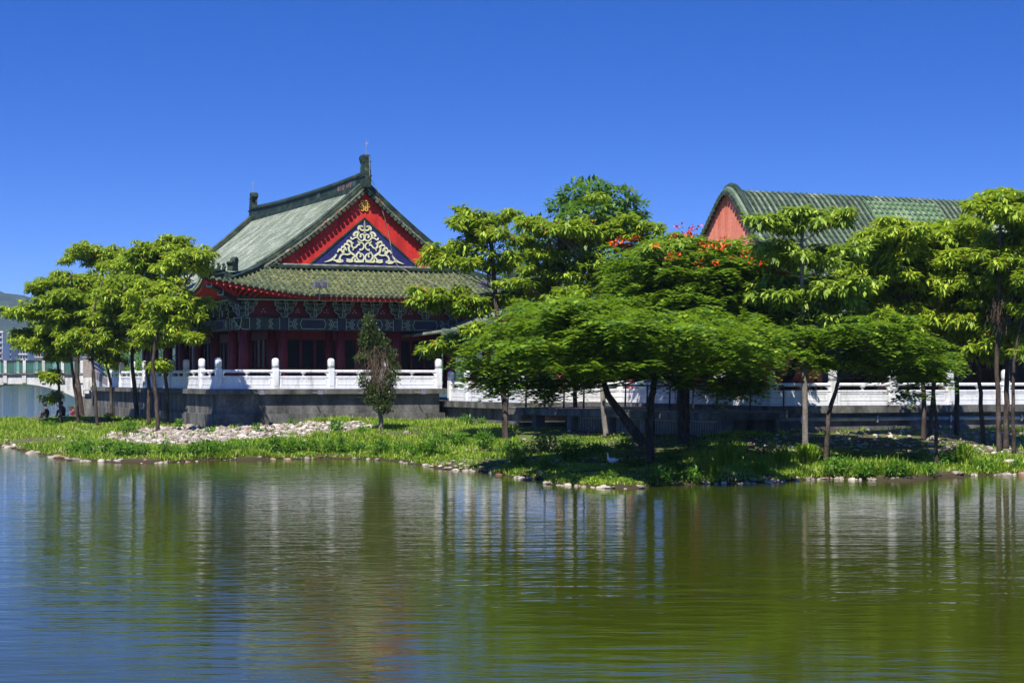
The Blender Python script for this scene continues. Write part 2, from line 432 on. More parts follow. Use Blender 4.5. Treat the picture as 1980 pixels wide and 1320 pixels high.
GX0, GX1, GY0, GY1, GS = -48.0, 62.0, 43.0, 186.0, 0.42
gx = np.arange(GX0, GX1, GS); gy = np.arange(GY0, GY1, GS)
XX, YY = np.meshgrid(gx, gy)
SD = shore_dist(XX, YY) + (vnoise(XX*.9, YY*.9, 3)-.5)*.7 + (vnoise(XX*2.3, YY*2.3, 4)-.5)*.25
def smst(a, b, t):
    t = np.clip((t-a)/(b-a), 0, 1); return t*t*(3-2*t)
ZZ = np.where(SD > 0, .26*(1-np.exp(-SD/.45)) + .62*smst(0, 15, SD), np.maximum(SD*.45, -.9))
ZZ += np.where(SD > 0, 1, .3)*((vnoise(XX*.55, YY*.55, 5)-.5)*.16*smst(0, 2, SD) + (vnoise(XX*1.7, YY*1.7, 6)-.5)*.07)
def ground_z(x, y):
    fx = np.clip((np.asarray(x, float)-GX0)/GS, 0, len(gx)-1.001); fy = np.clip((np.asarray(y, float)-GY0)/GS, 0, len(gy)-1.001)
    i = fx.astype(int); j = fy.astype(int); a = fx-i; b = fy-j
    return (ZZ[j, i]*(1-a)+ZZ[j, i+1]*a)*(1-b)+(ZZ[j+1, i]*(1-a)+ZZ[j+1, i+1]*a)*b
_dd = np.arange(44.0, 150.0, .1)
def hit(px, py):
    """point of the bank seen at a pixel of the photograph"""
    x = (px-990)/FOC*_dd; zr = EYE-(py-HOR)/FOC*_dd; g = ground_z(x, _dd)
    k = np.argmax(zr <= np.maximum(g, 0))
    return Vector((x[k], _dd[k], g[k]))

ny, nx = XX.shape
idx = np.arange(ny*nx).reshape(ny, nx)
F = np.stack([idx[:-1, :-1], idx[:-1, 1:], idx[1:, 1:], idx[1:, :-1]], -1).reshape(-1, 4)
V = np.stack([XX.ravel(), YY.ravel(), ZZ.ravel()], -1)
keep = (ZZ.ravel()[F].max(1) > -.85)
M['soil'] = mat('bank_soil', [(.3, (.055, .042, .028)), (.45, (.10, .085, .05)), (.55, (.08, .12, .025)), (.75, (.11, .17, .03))], 1.1, rough=.95, spec=.1, detail=7, fine=(7, .35), bump=.6, bscale=6, bdist=.08)
_N = M['soil'].node_tree.nodes; _L = M['soil'].node_tree.links; _b = _N['Principled BSDF']
_src = _b.inputs['Base Color'].links[0].from_socket
_g = _N.new('ShaderNodeNewGeometry'); _sx = _N.new('ShaderNodeSeparateXYZ'); _L.new(_g.outputs['Position'], _sx.inputs[0])
_mr = _N.new('ShaderNodeMapRange'); _mr.inputs['From Min'].default_value = .06; _mr.inputs['From Max'].default_value = .22; _L.new(_sx.outputs['Z'], _mr.inputs['Value'])
_mx = _N.new('ShaderNodeMix'); _mx.data_type = 'RGBA'; _mx.inputs['A'].default_value = (.045, .034, .02, 1); _L.new(_mr.outputs['Result'], _mx.inputs['Factor']); _L.new(_src, _mx.inputs['B'])
_L.new(_mx.outputs['Result'], _b.inputs['Base Color'])
tag(link('bank_ground', np_mesh('bank_ground', V, F[keep], True), M['soil']), kind='structure')

# lake
def water_material():
    m, N, L, b = nt('green_lake_water')
    n0 = noisetex(N, L, .05, (1, 1, 1), 2)
    r = ramp(N, [(.35, (.028, .038, .003)), (.65, (.038, .050, .003))]); L.new(n0.outputs['Fac'], r.inputs['Fac'])
    L.new(r.outputs['Color'], b.inputs['Base Color'])
    b.inputs['Roughness'].default_value = .06
    b.inputs['IOR'].default_value = 1.333
    b.inputs['Specular IOR Level'].default_value = .32
    wind = noisetex(N, L, .07, (.5, 1.6, 1), 3, .5, .3)
    wr = N.new('ShaderNodeMapRange'); wr.inputs['From Min'].default_value = .35; wr.inputs['From Max'].default_value = .65; wr.inputs['To Min'].default_value = .45; wr.inputs['To Max'].default_value = 1.25
    L.new(wind.outputs['Fac'], wr.inputs['Value'])
    prev = None
    for sc, st, strength, dist, rot in ((.3, (.7, 1.6, 1), .4, .028, .12), (.95, (.6, 1.8, 1), .55, .027, -.08), (2.6, (.6, 1.8, 1), .55, .013, .12)):
        n = noisetex(N, L, sc, st, 3, .5, rot)
        bp = N.new('ShaderNodeBump'); bp.inputs['Distance'].default_value = dist
        ml = N.new('ShaderNodeMath'); ml.operation = 'MULTIPLY'; ml.inputs[1].default_value = strength; L.new(wr.outputs['Result'], ml.inputs[0]); L.new(ml.outputs[0], bp.inputs['Strength'])
        L.new(n.outputs['Fac'], bp.inputs['Height'])
        if prev: L.new(prev.outputs['Normal'], bp.inputs['Normal'])
        prev = bp
    L.new(prev.outputs['Normal'], b.inputs['Normal'])
    return m
M['water'] = water_material()
mb = MB()
mb.quad((-1400, -30, 0), (1400, -30, 0), (1400, 1010, 0), (-1400, 1010, 0))
tag(mb.build('lake_water', M['water']), kind='structure')

# far shore land, to the horizon
M['far_land'] = mat('far_land', [(.3, (.05, .08, .02)), (.7, (.12, .13, .06))], .02, rough=.95, spec=.1)
mb = MB()
mb.poly([(-9000, 1000, -1), (9000, 1000, -1), (9000, 1004, 1.2), (-9000, 1004, 1.2)])
mb.poly([(-9000, 1004, 1.2), (9000, 1004, 1.2), (9000, 14000, 3), (-9000, 14000, 3)])
tag(mb.build('far_shore_ground', M['far_land']), kind='structure')

# wooded hills
hx = np.linspace(-2200, 2200, 200); hy = np.linspace(2050, 4200, 90)
HX, HY = np.meshgrid(hx, hy)
crest = 126 + 50*(vnoise(HX*.0033+7.1, HY*0+3, 11)-.5) + 16*(vnoise(HX*.012, HY*0+1, 12)-.5) + 7*(vnoise(HX*.035, HY*0+1, 15)-.5)
crest += 16*np.exp(-((HX+770)/22)**2)+12*np.exp(-((HX+700)/28)**2)
tt = (HY-2050)/700.0
prof = np.where(tt < 1, np.sin(np.clip(tt, 0, 1)*math.pi/2)**.9, 1-.25*np.clip((tt-1)/2, 0, 1))
HZ = 2+crest*prof + (vnoise(HX*.014, HY*.014, 13)-.5)*26*np.clip(tt*1.6, 0, 1)*np.clip(prof, 0, 1) + (vnoise(HX*.06, HY*.06, 14)-.5)*6*np.clip(tt*3, 0, 1)
n1, n2 = HX.shape; idx = np.arange(n1*n2).reshape(n1, n2)
F = np.stack([idx[:-1, :-1], idx[:-1, 1:], idx[1:, 1:], idx[1:, :-1]], -1).reshape(-1, 4)
M['hill'] = mat('wooded_hill', [(.3, (.008, .018, .009)), (.5, (.018, .034, .014)), (.7, (.036, .06, .022))], .035, rough=.95, spec=.05, detail=9, bump=1.0, bscale=.11, bdist=9)
tag(link('wooded_hills', np_mesh('wooded_hills', np.stack([HX.ravel(), HY.ravel(), HZ.ravel()], -1), F, True), M['hill']), kind='structure')

# ------------------------------------------------------------------ foliage generators (numpy)
def leaf_quads(P, D, Lg, Wd, lift=.1, upv=None):
    """one folded diamond leaf for each row"""
    D = D/np.linalg.norm(D, axis=1, keepdims=True)
    up = np.array([0, 0, 1.0]) if upv is None else upv
    Sd = np.cross(D, np.broadcast_to(up, D.shape)); nrm = np.linalg.norm(Sd, axis=1, keepdims=True)
    Sd = np.where(nrm > 1e-3, Sd/np.maximum(nrm, 1e-3), np.array([1.0, 0, 0]))
    Nn = np.cross(Sd, D)
    Lg = Lg[:, None]; Wd = Wd[:, None]
    mid = P+D*Lg*.45+Nn*Lg*lift
    V = np.stack([P, mid+Sd*Wd/2, P+D*Lg, mid-Sd*Wd/2], 1).reshape(-1, 3)
    F = np.arange(len(V)).reshape(-1, 4)
    return V, F

def cat(parts):
    Vs, Fs, o = [], [], 0
    for v, f in parts:
        Vs.append(v); Fs.append(f+o); o += len(v)
    return np.concatenate(Vs), np.concatenate(Fs)

def dome(c, rx, ry, rz, m, lo, seed):
    """m points through a lumpy dome, most of them near its upper skin"""
    ph = rng.uniform(0, 2*math.pi, m); r = np.sqrt(rng.uniform(0, 1, m))
    lump = .55+.85*vnoise(ph*2.4+c[0]*3, r*2+c[2], seed)
    z = rz*(np.sqrt(np.clip(1-r*r, 0, 1))*rng.uniform(lo, 1.05, m)-.45*r*r*rng.uniform(0, 1, m))*lump
    return np.stack([rx*r*np.cos(ph)*lump+c[0], ry*r*np.sin(ph)*lump+c[1], z+c[2]], 1), ph, r

def clump_palmate(c, rx, ry, rz, dens=13, L0=.29, W0=.1):
    """rosettes of drooping leaflets at the twig ends"""
    m = max(3, int(dens*math.pi*rx*ry)); T, ph, r = dome(c, rx, ry, rz, m, -.05, 21)
    k = 34; n = m*k
    T = np.repeat(T, k, 0); sz = np.repeat(rng.uniform(.7, 1.25, m), k)
    az = rng.uniform(0, 2*math.pi, n); t = rng.uniform(-.25, 1.25, n)
    D = np.stack([np.cos(az)*np.cos(t), np.sin(az)*np.cos(t), -np.sin(t)], 1)
    hz = np.stack([np.cos(az), np.sin(az), 0*az], 1)
    P = T+hz*(sz*rng.uniform(.0, .2, n))[:, None]+np.array([0, 0, 1.0])*(rng.uniform(-.12, .06, n)*sz)[:, None]
    return leaf_quads(P, D, L0*sz*rng.uniform(.7, 1.15, n), W0*sz*rng.uniform(.8, 1.2, n), .12)

def clump_feather(c, rx, ry, rz, dens=9, L0=.7):
    """sprays of arching compound leaves: each a stalk with paired pinnae"""
    m = max(3, int(dens*math.pi*rx*ry)); T, ph, r = dome(c, rx, ry, rz, m, -.75, 22)
    k = 9; n = m*k; T = np.repeat(T, k, 0); sz = np.repeat(rng.uniform(.75, 1.2, m), k)
    az = np.repeat(ph, k)+rng.uniform(-2.2, 2.2, n)
    Dh = np.stack([np.cos(az), np.sin(az), 0*az], 1); Z = np.array([0, 0, 1.0])
    up0 = rng.uniform(-.1, .5, n); Sd = np.stack([-np.sin(az), np.cos(az), 0*az], 1)+Z*rng.normal(0, .3, n)[:, None]
    Ln = L0*sz*rng.uniform(.7, 1.15, n); P = T+Z*rng.normal(0, .06, n)[:, None]
    out = []; K = 5
    for q in range(K):
        s = (q+.6)/K
        Q = P+Dh*(Ln*s)[:, None]+Z*(Ln*s*up0)[:, None]-Z*(Ln*.5*s*s)[:, None]
        pl = Ln*.3*math.sin(math.pi*min(.97, .2+.74*s))
        for sg in (-1, 1):
            out.append(leaf_quads(Q, Sd*sg+Dh*.9-Z*.2, pl, Ln*.19*rng.uniform(.85, 1.15, n), .05))
    return cat(out)

def clump_fine(c, rx, ry, rz, dens=260, L0=.17, W0=.07, droop=.25, shell=.55):
    n = max(20, int(dens*(rx*ry+rx*rz+ry*rz)*1.2))
    v = rng.normal(0, 1, (n, 3)); v /= np.linalg.norm(v, axis=1, keepdims=True)
    rr = (shell+(1-shell)*rng.uniform(0, 1, n))*(.72+.5*vnoise(v[:, 0]*2.2+c[0]*2, v[:, 2]*2.2+v[:, 1]*1.7+c[2], 23))
    P = v*rr[:, None]*np.array([rx, ry, rz])+np.array(c)
    D = v*.7+rng.normal(0, .6, (n, 3))-np.array([0, 0, droop])
    return leaf_quads(P, D, L0*rng.uniform(.6, 1.3, n), W0*rng.uniform(.7, 1.3, n), .12)

def crown_mesh(name, parts):
    V, F = cat(parts)
    return np_mesh(name, V, F)

# far tree line along the other shore
parts = []
for k in range(330):
    x = rng.uniform(-420, 60); y = 1008+rng.uniform(0, 22); h = rng.uniform(5.5, 12.5)*(1.0 if x < -150 else 1.25)
    r = rng.uniform(3, 7)
    parts.append(clump_fine((x, y, h*.55), r, r*.8, h*.55, 2.4, 2.2, 1.5, .1, .75))
tag(link('far_tree_line', crown_mesh('far_tree_line', parts), M['leaf_dark']), 'low green tree line along the far shore of the lake', 'trees', kind='stuff')

# apartment blocks on the far shore
M['apt_white'] = mat('apartment_white', [(.3, (.55, .54, .53)), (.7, (.7, .69, .68))], .2, (1, 1, .2), rough=.85)
M['apt_pink'] = mat('apartment_pink', [(.3, (.5, .26, .24)), (.7, (.6, .35, .32))], .2, rough=.85)
M['apt_grey'] = mat('apartment_grey', [(.3, (.3, .32, .36)), (.7, (.42, .43, .46))], .2, rough=.85)
M['apt_tan'] = mat('apartment_tan', [(.3, (.45, .36, .3)), (.7, (.58, .48, .42))], .2, rough=.85)
wmb = MB(); wmb.box(-.9, .9, -.12, .1, -.8, .8)
win_me = wmb.mesh('window'); win_me.materials.append(M['glass_dark'])
def apartment(px0, px1, ytop, d, m, m2, label, split=None, floors=9, cols=5, dep=16):
    x0 = (px0-990)/FOC*d; x1 = (px1-990)/FOC*d; zt = EYE-(ytop-HOR)/FOC*d
    root = empty('apartment_block', ((x0+x1)/2, d, 1.2)); tag(root, label, 'building', 'apartment blocks on the far shore')
    w = (x1-x0)/2; h = zt-1.2
    mb = MB(); mb.box(-w, w, 0, dep, 0, h); wall = mb.build('wall', m, root)
    if split:
        mb = MB(); mb.box(-w-.05, w*split, -.35, -.02, 0, h*.62); mb.build('lower_wall_panel', m2, root)
    mb = MB(); mb.box(-w-.4, w+.4, -.5, dep+.4, h, h+.9); rf = mb.build('roof', m, root)
    mb = MB(); mb.box(-w*.5, w*.1, 3, 9, h+.9, h+3.8); mb.build('stair_tower', m2, root)
    for i in range(floors):
        for j in range(cols):
            o = link('window', win_me, None, root, (-w+(j+.5)*2*w/cols, -.42, (i+.6)*h/floors), None, (2*w/cols/2.6, 1, h/floors/3.0))
    for i in range(floors):
        mb = MB(); mb.box(-w*.96, w*.96, -1.0, -.55, (i+.16)*h/floors, (i+.3)*h/floors); mb.build('balcony_ledge', m, root)
apartment(-60, 5, 643, 1120, M['apt_white'], M['apt_pink'], 'tall white apartment block with pink lower wall at the left edge', .98, 9, 6)
apartment(6, 22, 656, 1150, M['apt_grey'], M['apt_white'], 'narrow grey apartment block beside the pink walled one', None, 8, 3)
apartment(23, 54, 646, 1180, M['apt_white'], M['apt_grey'], 'broad white apartment block with rows of balconies', None, 9, 6)
apartment(57, 84, 648, 1210, M['apt_tan'], M['apt_white'], 'tan apartment block with a roof tower, behind the left trees', None, 8, 5)
apartment(86, 128, 654, 1250, M['apt_grey'], M['apt_tan'], 'pale grey apartment block farthest right behind the leaves', None, 8, 6)

# ------------------------------------------------------------------ terraces and balustrades
def terrace(name, label, poly, zf, zw, coping, wallin, plinth_z=None, base=-.3):
    """poly counter-clockwise in the site frame; coping is a slab on top, the wall stands back below it"""
    root = empty(name, S(0, 0, 0), TH); tag(root, label, 'terrace')
    def inset(p, q):
        n = len(p); out = []
        for k in range(n):
            a = Vector(p[k-1]); b = Vector(p[k]); c = Vector(p[(k+1) % n])
            e1 = (b-a).normalized(); e2 = (c-b).normalized()
            n1 = Vector((-e1.y, e1.x)); n2 = Vector((-e2.y, e2.x))
            m = n1+n2; m = m/max(.3, m.dot(n1)); out.append(tuple(b+m*q))
        return out
    def slab(nm, pts, z0, z1, m):
        mb = MB(); mb.prism(pts, lambda x, y: (x, y, z0), lambda x, y: (x, y, z1))
        return mb.build(nm, m, root)
    slab('coping', inset(poly, -.16), zw, zf-.012, M['concrete'])
    slab('floor', inset(poly, .35), zf-.02, zf, M['paving'])
    slab('wall', inset(poly, wallin), base, zw, M['concrete'])
    if plinth_z: slab('plinth', inset(poly, wallin-.2), base, plinth_z, M['concrete'])
    return root

ZF, ZL = 2.31, 1.77
terrace('stone_terrace', 'high weathered concrete terrace carrying the red gabled hall',
        [(0, 0), (10.3, 0), (10.3, 27), (0, 27)], ZF, 2.09, None, .09, 1.24)
terrace('low_terrace', 'lower dark concrete terrace stepping along the bank to the right hall',
        [(10.62, 0.2), (10.62, -7.9), (15.2, -7.9), (15.2, -19.9), (50, -19.9), (50, 16), (10.62, 16)], ZL, 1.5, None, .12, 1.0)

def post_mesh():
    mb = MB()
    w = .125
    mb.box(-w, w, -w, w, 0, .9)
    mb.box(-w+.02, w-.02, -w-.008, w+.008, .12, .8)
    m1 = mb.mesh('post'); m1.materials.append(M['white'])
    mc = MB()
    def ring(r, z, n=8): 
        pts = []
        for j in range(n*2):
            an = math.pi*2*(j+.5)/(n*2); c, s = math.cos(an), math.sin(an)
            q = (abs(c)**8+abs(s)**8)**(-1/8); pts.append((c*q*r, s*q*r, z))
        return pts
    rs = [(.1, .895), (.1, .925), (.128, .945), (.136, 1.04), (.136, 1.2), (.126, 1.26), (.098, 1.305), (.05, 1.33)]
    i0 = 0
    for r, z in rs: mc.v += ring(r, z)
    n = 16
    for k in range(len(rs)-1):
        for j in range(n):
            j2 = (j+1) % n; mc.f.append((k*n+j, k*n+j2, (k+1)*n+j2, (k+1)*n+j))
    mc.f.append(tuple(range((len(rs)-1)*n, len(rs)*n)))
    m2 = mc.mesh('post_cap', True); m2.materials.append(M['white'])
    return m1, m2
POST, CAP = post_mesh()

def bay_meshes(L):
    """rail, vase support, panel for a clear bay of length L (along x from 0)"""
    a, b = .12, L-.12
    r = MB()
    pr = [(-.05, .70), (.05, .70), (.072, .735), (.072, .79), (.045, .825), (-.045, .825), (-.072, .79), (-.072, .735)]
    r.prism(pr, lambda y, z: (a, y, z), lambda y, z: (b, y, z))
    rail = r.mesh('rail'); rail.materials.append(M['white'])
    v = MB(); c = (a+b)/2
    v.lathe([(.05, .55), (.065, .57), (.035, .60), (.06, .645), (.115, .685), (.12, .702)], 10, (c, 0, 0))
    vase = v.mesh('vase_support', True); vase.materials.append(M['white'])
    e = MB()
    for x0, sg in ((a, 1), (b, -1)):
        pl = [(x0, .55), (x0, .705), (x0+sg*.2, .705), (x0+sg*.12, .66), (x0+sg*.09, .6), (x0+sg*.05, .55)]
        e.prism(pl, lambda x, z: (x, -.045, z), lambda x, z: (x, .045, z))
    corner = e.mesh('rail_bracket'); corner.materials.append(M['white'])
    p = MB()
    p.box(a, b, -.085, .085, 0, .12); p.box(a, b, -.062, .062, .12, .51); p.box(a, b, -.08, .08, .51, .56, .0, .012)
    p.box(a+.12, b-.12, -.074, .074, .165, .225); p.box(a+.12, b-.12, -.074, .074, .43, .475)
    p.box(a+.12, a+.17, -.074, .074, .225, .43); p.box(b-.17, b-.12, -.074, .074, .225, .43)
    p.box(c-.12, c-.08, -.074, .074, .33, .43); p.box(c+.08, c+.12, -.074, .074, .33, .43)
    panel = p.mesh('panel'); panel.materials.append(M['white'])
    return rail, vase, corner, panel

def balustrade(label, p0, p1, n, zf, first=True, last=True):
    a = Vector(p0); b = Vector(p1); L = (b-a).length/n
    ang = math.atan2(b.y-a.y, b.x-a.x)
    root = empty('balustrade', S(a.x, a.y, zf), TH+ang); tag(root, label, 'balustrade', 'white balustrades of the terraces')
    rail, vase, corner, panel = bay_meshes(L)
    for k in range(n+1):
        if (k == 0 and not first) or (k == n and not last): continue
        p = link('post', POST, None, root, (k*L, 0, 0)); link('post_cap', CAP, None, p)
    for k in range(n):
        link('rail', rail, None, root, (k*L, 0, 0)); link('vase_support', vase, None, root, (k*L, 0, 0))
        link('rail_bracket', corner, None, root, (k*L, 0, 0)); link('panel', panel, None, root, (k*L, 0, 0))
    return root
balustrade('sunlit white balustrade along the front edge of the high terrace', (.12, .12), (10.18, .12), 4, ZF)
balustrade('white balustrade receding along the left side of the high terrace behind the trunks', (.12, .12+2.86), (.12, .12+2.86*8), 7, ZF)
balustrade('short single bay of white balustrade turning the left corner of the high terrace', (.12, .12), (.12, .12+2.86), 1, ZF, False, False)
balustrade('low white balustrade just right of the high terrace end', (10.78, .1), (10.78, -7.74), 4, ZL)
balustrade('low white balustrade set back behind the wooden deck', (10.78, -7.74), (15.36, -7.74), 2, ZL, False, False)
balustrade('shaded white balustrade behind the black railing of the deck', (15.36, -7.74), (15.36, -19.74), 5, ZL, True, True)
balustrade('long white balustrade in dappled shade before the right hall', (15.36, -19.74), (15.36+2.6*12, -19.74), 12, ZL, False, True)

# ------------------------------------------------------------------ the red gabled hall
hall = empty('temple_hall', S(0, 0, 0), TH)
tag(hall, 'red gabled temple hall with green tiled hip and gable roof on the terrace', 'temple')
CUC = 7.595; EO = 2.0
uL, uR, vF, vB = 1.8-EO, 13.39+EO, 2.2-EO, 21.8+EO
ze, zr, half, pw = 6.42, 11.42, 13.39-CUC+EO, 1.43
vg, zg = 2.8, 7.74
vgB = 24.0-vg
def zmain(u): return ze+(zr-ze)*max(0.0, 1-abs(u-CUC)/half)**pw
def umain(z): return half*(1-max(0.0, (z-ze)/(zr-ze))**(1/pw))       # distance from the ridge line
def zskirt(s): return ze+(zg-ze)*max(0.0, s)**1.22                     # s 0 at the eave .. 1 at the gable foot
def sskirt(z): return max(0.0, (z-ze)/(zg-ze))**(1/1.22)
def warp(u, v, z):
    du = min(u-uL, uR-u); dv = min(v-vF, vB-v)
    a = max(0, 1-max(0, du)/4.9); b = max(0, 1-max(0, dv)/4.9)
    z2 = z+.70*(a**1.4)*(b**1.4)
    k = .42*(a*b)**3
    u2 = u-k if u < CUC else u+k
    v2 = v-k if v < 12 else v+k
    return Vector((u2, v2, z2))

roof = empty('roof', (0, 0, 0), 0, hall)
# decks
def grid_mesh(name, rows, m, parent):
    V = []; F = []
    n = len(rows[0])
    for r in rows: V += [tuple(p) for p in r]
    for i in range(len(rows)-1):
        for j in range(n-1):
            a = i*n+j; F.append((a, a+1, a+n+1, a+n))
    me = bpy.data.meshes.new(name); me.from_pydata(V, [], F); me.update()
    return link(name, me, m, parent)
wgab = umain(zg)
for sg, nm in ((-1, 'left'), (1, 'right')):
    rows = []
    for t in np.linspace(0.02, wgab, 12):
        u = CUC+sg*t; rows.append([(u, v, zmain(u)-.03) for v in np.linspace(vg-.25, vgB+.25, 20)])
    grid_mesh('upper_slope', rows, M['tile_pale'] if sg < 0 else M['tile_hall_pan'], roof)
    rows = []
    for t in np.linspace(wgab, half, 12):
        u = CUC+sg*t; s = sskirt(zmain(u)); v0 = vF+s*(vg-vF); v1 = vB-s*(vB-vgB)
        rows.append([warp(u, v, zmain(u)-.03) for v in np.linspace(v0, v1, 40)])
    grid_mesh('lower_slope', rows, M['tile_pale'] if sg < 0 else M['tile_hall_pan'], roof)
# stepped pan courses of the two end skirts
def skirt_deck(front):
    rows = []
    n = 10
    for k in range(n):
        for ss, dz in ((k/n, .012), ((k+1)/n, -.035)):
            z = zskirt(ss); w = umain(z); v = vF+ss*(vg-vF) if front else vB-ss*(vB-vgB)
            rows.append([warp(CUC-w+2*w*q, v, z+dz-.02) for q in np.linspace(0, 1, 60)])
    return rows
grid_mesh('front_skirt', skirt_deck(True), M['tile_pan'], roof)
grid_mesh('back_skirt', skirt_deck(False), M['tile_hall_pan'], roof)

def roll(mb, path, side, r=.056, tile=.3, cap=True):
    """a row of overlapping half-round cover tiles running down a path (top to eave)"""
    P = [Vector(p) for p in path]
    acc = [0]
    for k in range(1, len(P)): acc.append(acc[-1]+(P[k]-P[k-1]).length)
    Lt = acc[-1]; n = max(1, int(round(Lt/tile)))
    def at(s):
        for k in range(1, len(P)):
            if s <= acc[k] or k == len(P)-1:
                q = (s-acc[k-1])/max(1e-6, acc[k]-acc[k-1]); return P[k-1].lerp(P[k], q)
    sd = Vector(side).normalized()
    ang = [math.radians(a) for a in (-10, 40, 90, 140, 190)]
    i0 = len(mb.v); cnt = 0
    for k in range(n):
        for q, rr in ((k/n, r*.86), ((k+1)/n+.02/Lt, r*1.04)):
            p = at(min(Lt, q*Lt)); t = (at(min(Lt, q*Lt+.05))-at(max(0, q*Lt-.05))).normalized()
            nn = sd.cross(t); nn = nn if nn.z > 0 else -nn
            for a in ang: mb.v.append(tuple(p+sd*math.cos(a)*rr+nn*math.sin(a)*rr))
            cnt += 1
    for k in range(0, cnt-1):
        for j in range(4):
            a = i0+k*5+j; mb.f.append((a, a+1, a+6, a+5))
    if cap:
        p = P[-1]; t = (P[-1]-P[-2]).normalized(); nn = sd.cross(t); nn = nn if nn.z > 0 else -nn
        c = len(mb.v)
        for j in range(8):
            a = 2*math.pi*j/8; mb.v.append(tuple(p+t*.03+sd*math.cos(a)*r*1.12+nn*(math.sin(a)*r*1.12+.005)))
        mb.f.append(tuple(range(c, c+8)))
        c2 = len(mb.v)
        for j in range(8):
            a = 2*math.pi*j/8; mb.v.append(tuple(p-t*.03+sd*math.cos(a)*r*1.12+nn*(math.sin(a)*r*1.12+.005)))
        for j in range(8):
            mb.f.append((c+j, c+(j+1) % 8, c2+(j+1) % 8, c2+j))

def skirt_path(u, front=True):
    z_hip = zmain(u); smax = min(1.0, sskirt(z_hip))
    ss = np.linspace(smax, 0, 9)
    out = []
    for s in ss:
        v = vF+s*(vg-vF) if front else vB-s*(vB-vgB)
        out.append(warp(u, v, zskirt(s)+.005))
    out.append(out[-1]+(out[-1]-out[-2]).normalized()*.1)
    return out
n_roll = 64
us = np.linspace(uL+.12, uR-.12, n_roll)
for u in us:
    mb = MB(); roll(mb, skirt_path(u), (1, 0, 0)); mb.build('tile_row', M['tile_front'], roof)
mb = MB()
for u in us: roll(mb, skirt_path(u, False), (1, 0, 0))
mb.build('back_tile_rows', M['tile_hall'], roof, kind='stuff')
for sg in (-1, 1):
    mb = MB()
    for v in np.arange(vF+.12, vB-.05, .27):
        tmax = half
        dv = min(v-vF, vB-v)
        if dv >= vg-.2-vF: t0 = .02
        else: t0 = umain(zskirt(dv/(vg-vF)))
        path = [warp(CUC+sg*t, v, zmain(CUC+sg*t)+.005) for t in np.linspace(t0, half, 14)]
        path.append(path[-1]+(path[-1]-path[-2]).normalized()*.1)
        roll(mb, path, (0, 1, 0), .06, .34)
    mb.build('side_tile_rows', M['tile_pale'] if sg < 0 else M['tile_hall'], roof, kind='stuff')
# drip tiles between the rolls along the front eave
mb = MB()
um = (us[1:]+us[:-1])/2
for u in um:
    p = warp(u, vF-.06, ze-.02); w = .075
    mb.poly([p+Vector((-w, 0, .03)), p+Vector((w, 0, .03)), p+Vector((w*.75, -.01, -.06)), p+Vector((0, -.015, -.11)), p+Vector((-w*.75, -.01, -.06))])
mb.build('drip_tiles', M['tile_front'], roof, kind='stuff')

# red fascia, rafters and soffit under the eaves
def eave_line(edge, n=60):
    if edge == 'front': return [(u, vF) for u in np.linspace(uL, uR, n)], (0, 1)
    if edge == 'left': return [(uL, v) for v in np.linspace(vF, vB, n)], (1, 0)
    if edge == 'right': return [(uR, v) for v in np.linspace(vF, vB, n)], (-1, 0)
    return [(u, vB) for u in np.linspace(uL, uR, n)], (0, -1)
for e in ('front', 'left', 'right', 'back'):
    pts, inn = eave_line(e)
    mb = MB(); A = []; B = []; Cc = []; Dd = []
    for u, v in pts:
        p = warp(u, v, ze)
        A.append(p+Vector((inn[0]*.12, inn[1]*.12, -.07))); B.append(p+Vector((inn[0]*.14, inn[1]*.14, -.24)))
        uu = min(max(u, 1.25), 13.94); v2 = min(max(v, 1.65), 22.35)
        Cc.append(Vector((uu, v2, 6.43)))
    for k in range(len(A)-1):
        mb.quad(A[k], A[k+1], B[k+1], B[k])
    mb.build('eave_fascia', M['rafter_red'], roof)
    mb = MB()
    for k in range(len(A)-1): mb.quad(B[k]+Vector((0, 0, .10)), B[k+1]+Vector((0, 0, .10)), Cc[k+1], Cc[k])
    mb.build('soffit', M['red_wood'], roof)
    if e in ('front', 'left'):
        mb = MB()
        m = 62 if e == 'front' else 96
        pts2, _ = eave_line(e, m)
        for u, v in pts2:
            p = warp(u, v, ze)+Vector((inn[0]*.08, inn[1]*.08, -.20)); q = Vector((min(max(u, 1.25), 13.94), min(max(v, 1.65), 22.35), 6.36))
            mb.tube([p, q], .052, 6)
        mb.build('rafters', M['rafter_red'], roof, kind='stuff')

# gable walls and trim (front gets the ornament)
def gable_poly(zb, drop, n=16):
    w0 = umain(zb)
    L_ = [(CUC-t, zmain(CUC-t)-drop) for t in np.linspace(w0, .0, n)]
    R_ = [(CUC+t, zmain(CUC+t)-drop) for t in np.linspace(.0, w0, n)][1:]
    return [(CUC-w0+.1, zb-.35)]+L_+R_+[(CUC+w0-.1, zb-.35)]
for v0, v1, nm in ((vg, vg+.25, 'gable_wall'), (vgB-.25, vgB, 'back_gable_wall')):
    mb = MB(); mb.prism(gable_poly(zg, .06), lambda u, z: (u, v0, z), lambda u, z: (u, v1, z)); mb.build(nm, M['red_wall'], roof)
zn0, zn1, wn_ = 7.86, 10.05, 2.62
mb = MB(); tri = [(CUC-wn_, zn0), (CUC+wn_, zn0), (CUC, zn1)]
mb.prism(tri, lambda u, z: (u, vg-.04, z), lambda u, z: (u, vg+.05, z)); panel = mb.build('gable_panel', M['navy'], roof)
mb = MB()
for a, b in ((tri[0], tri[2]), (tri[2], tri[1])):
    ribbon(mb, [a, b], .07, lambda u, z, o: (u, vg-o, z), .0, .075)
mb.build('panel_frame', M['ridge'], roof)
SX, SZ, SZ0 = .02575/11*.97, .0236/11*1.03, 8.02
def sc(x, y): return (CUC+x*SX, SZ0+(960-y)*SZ)
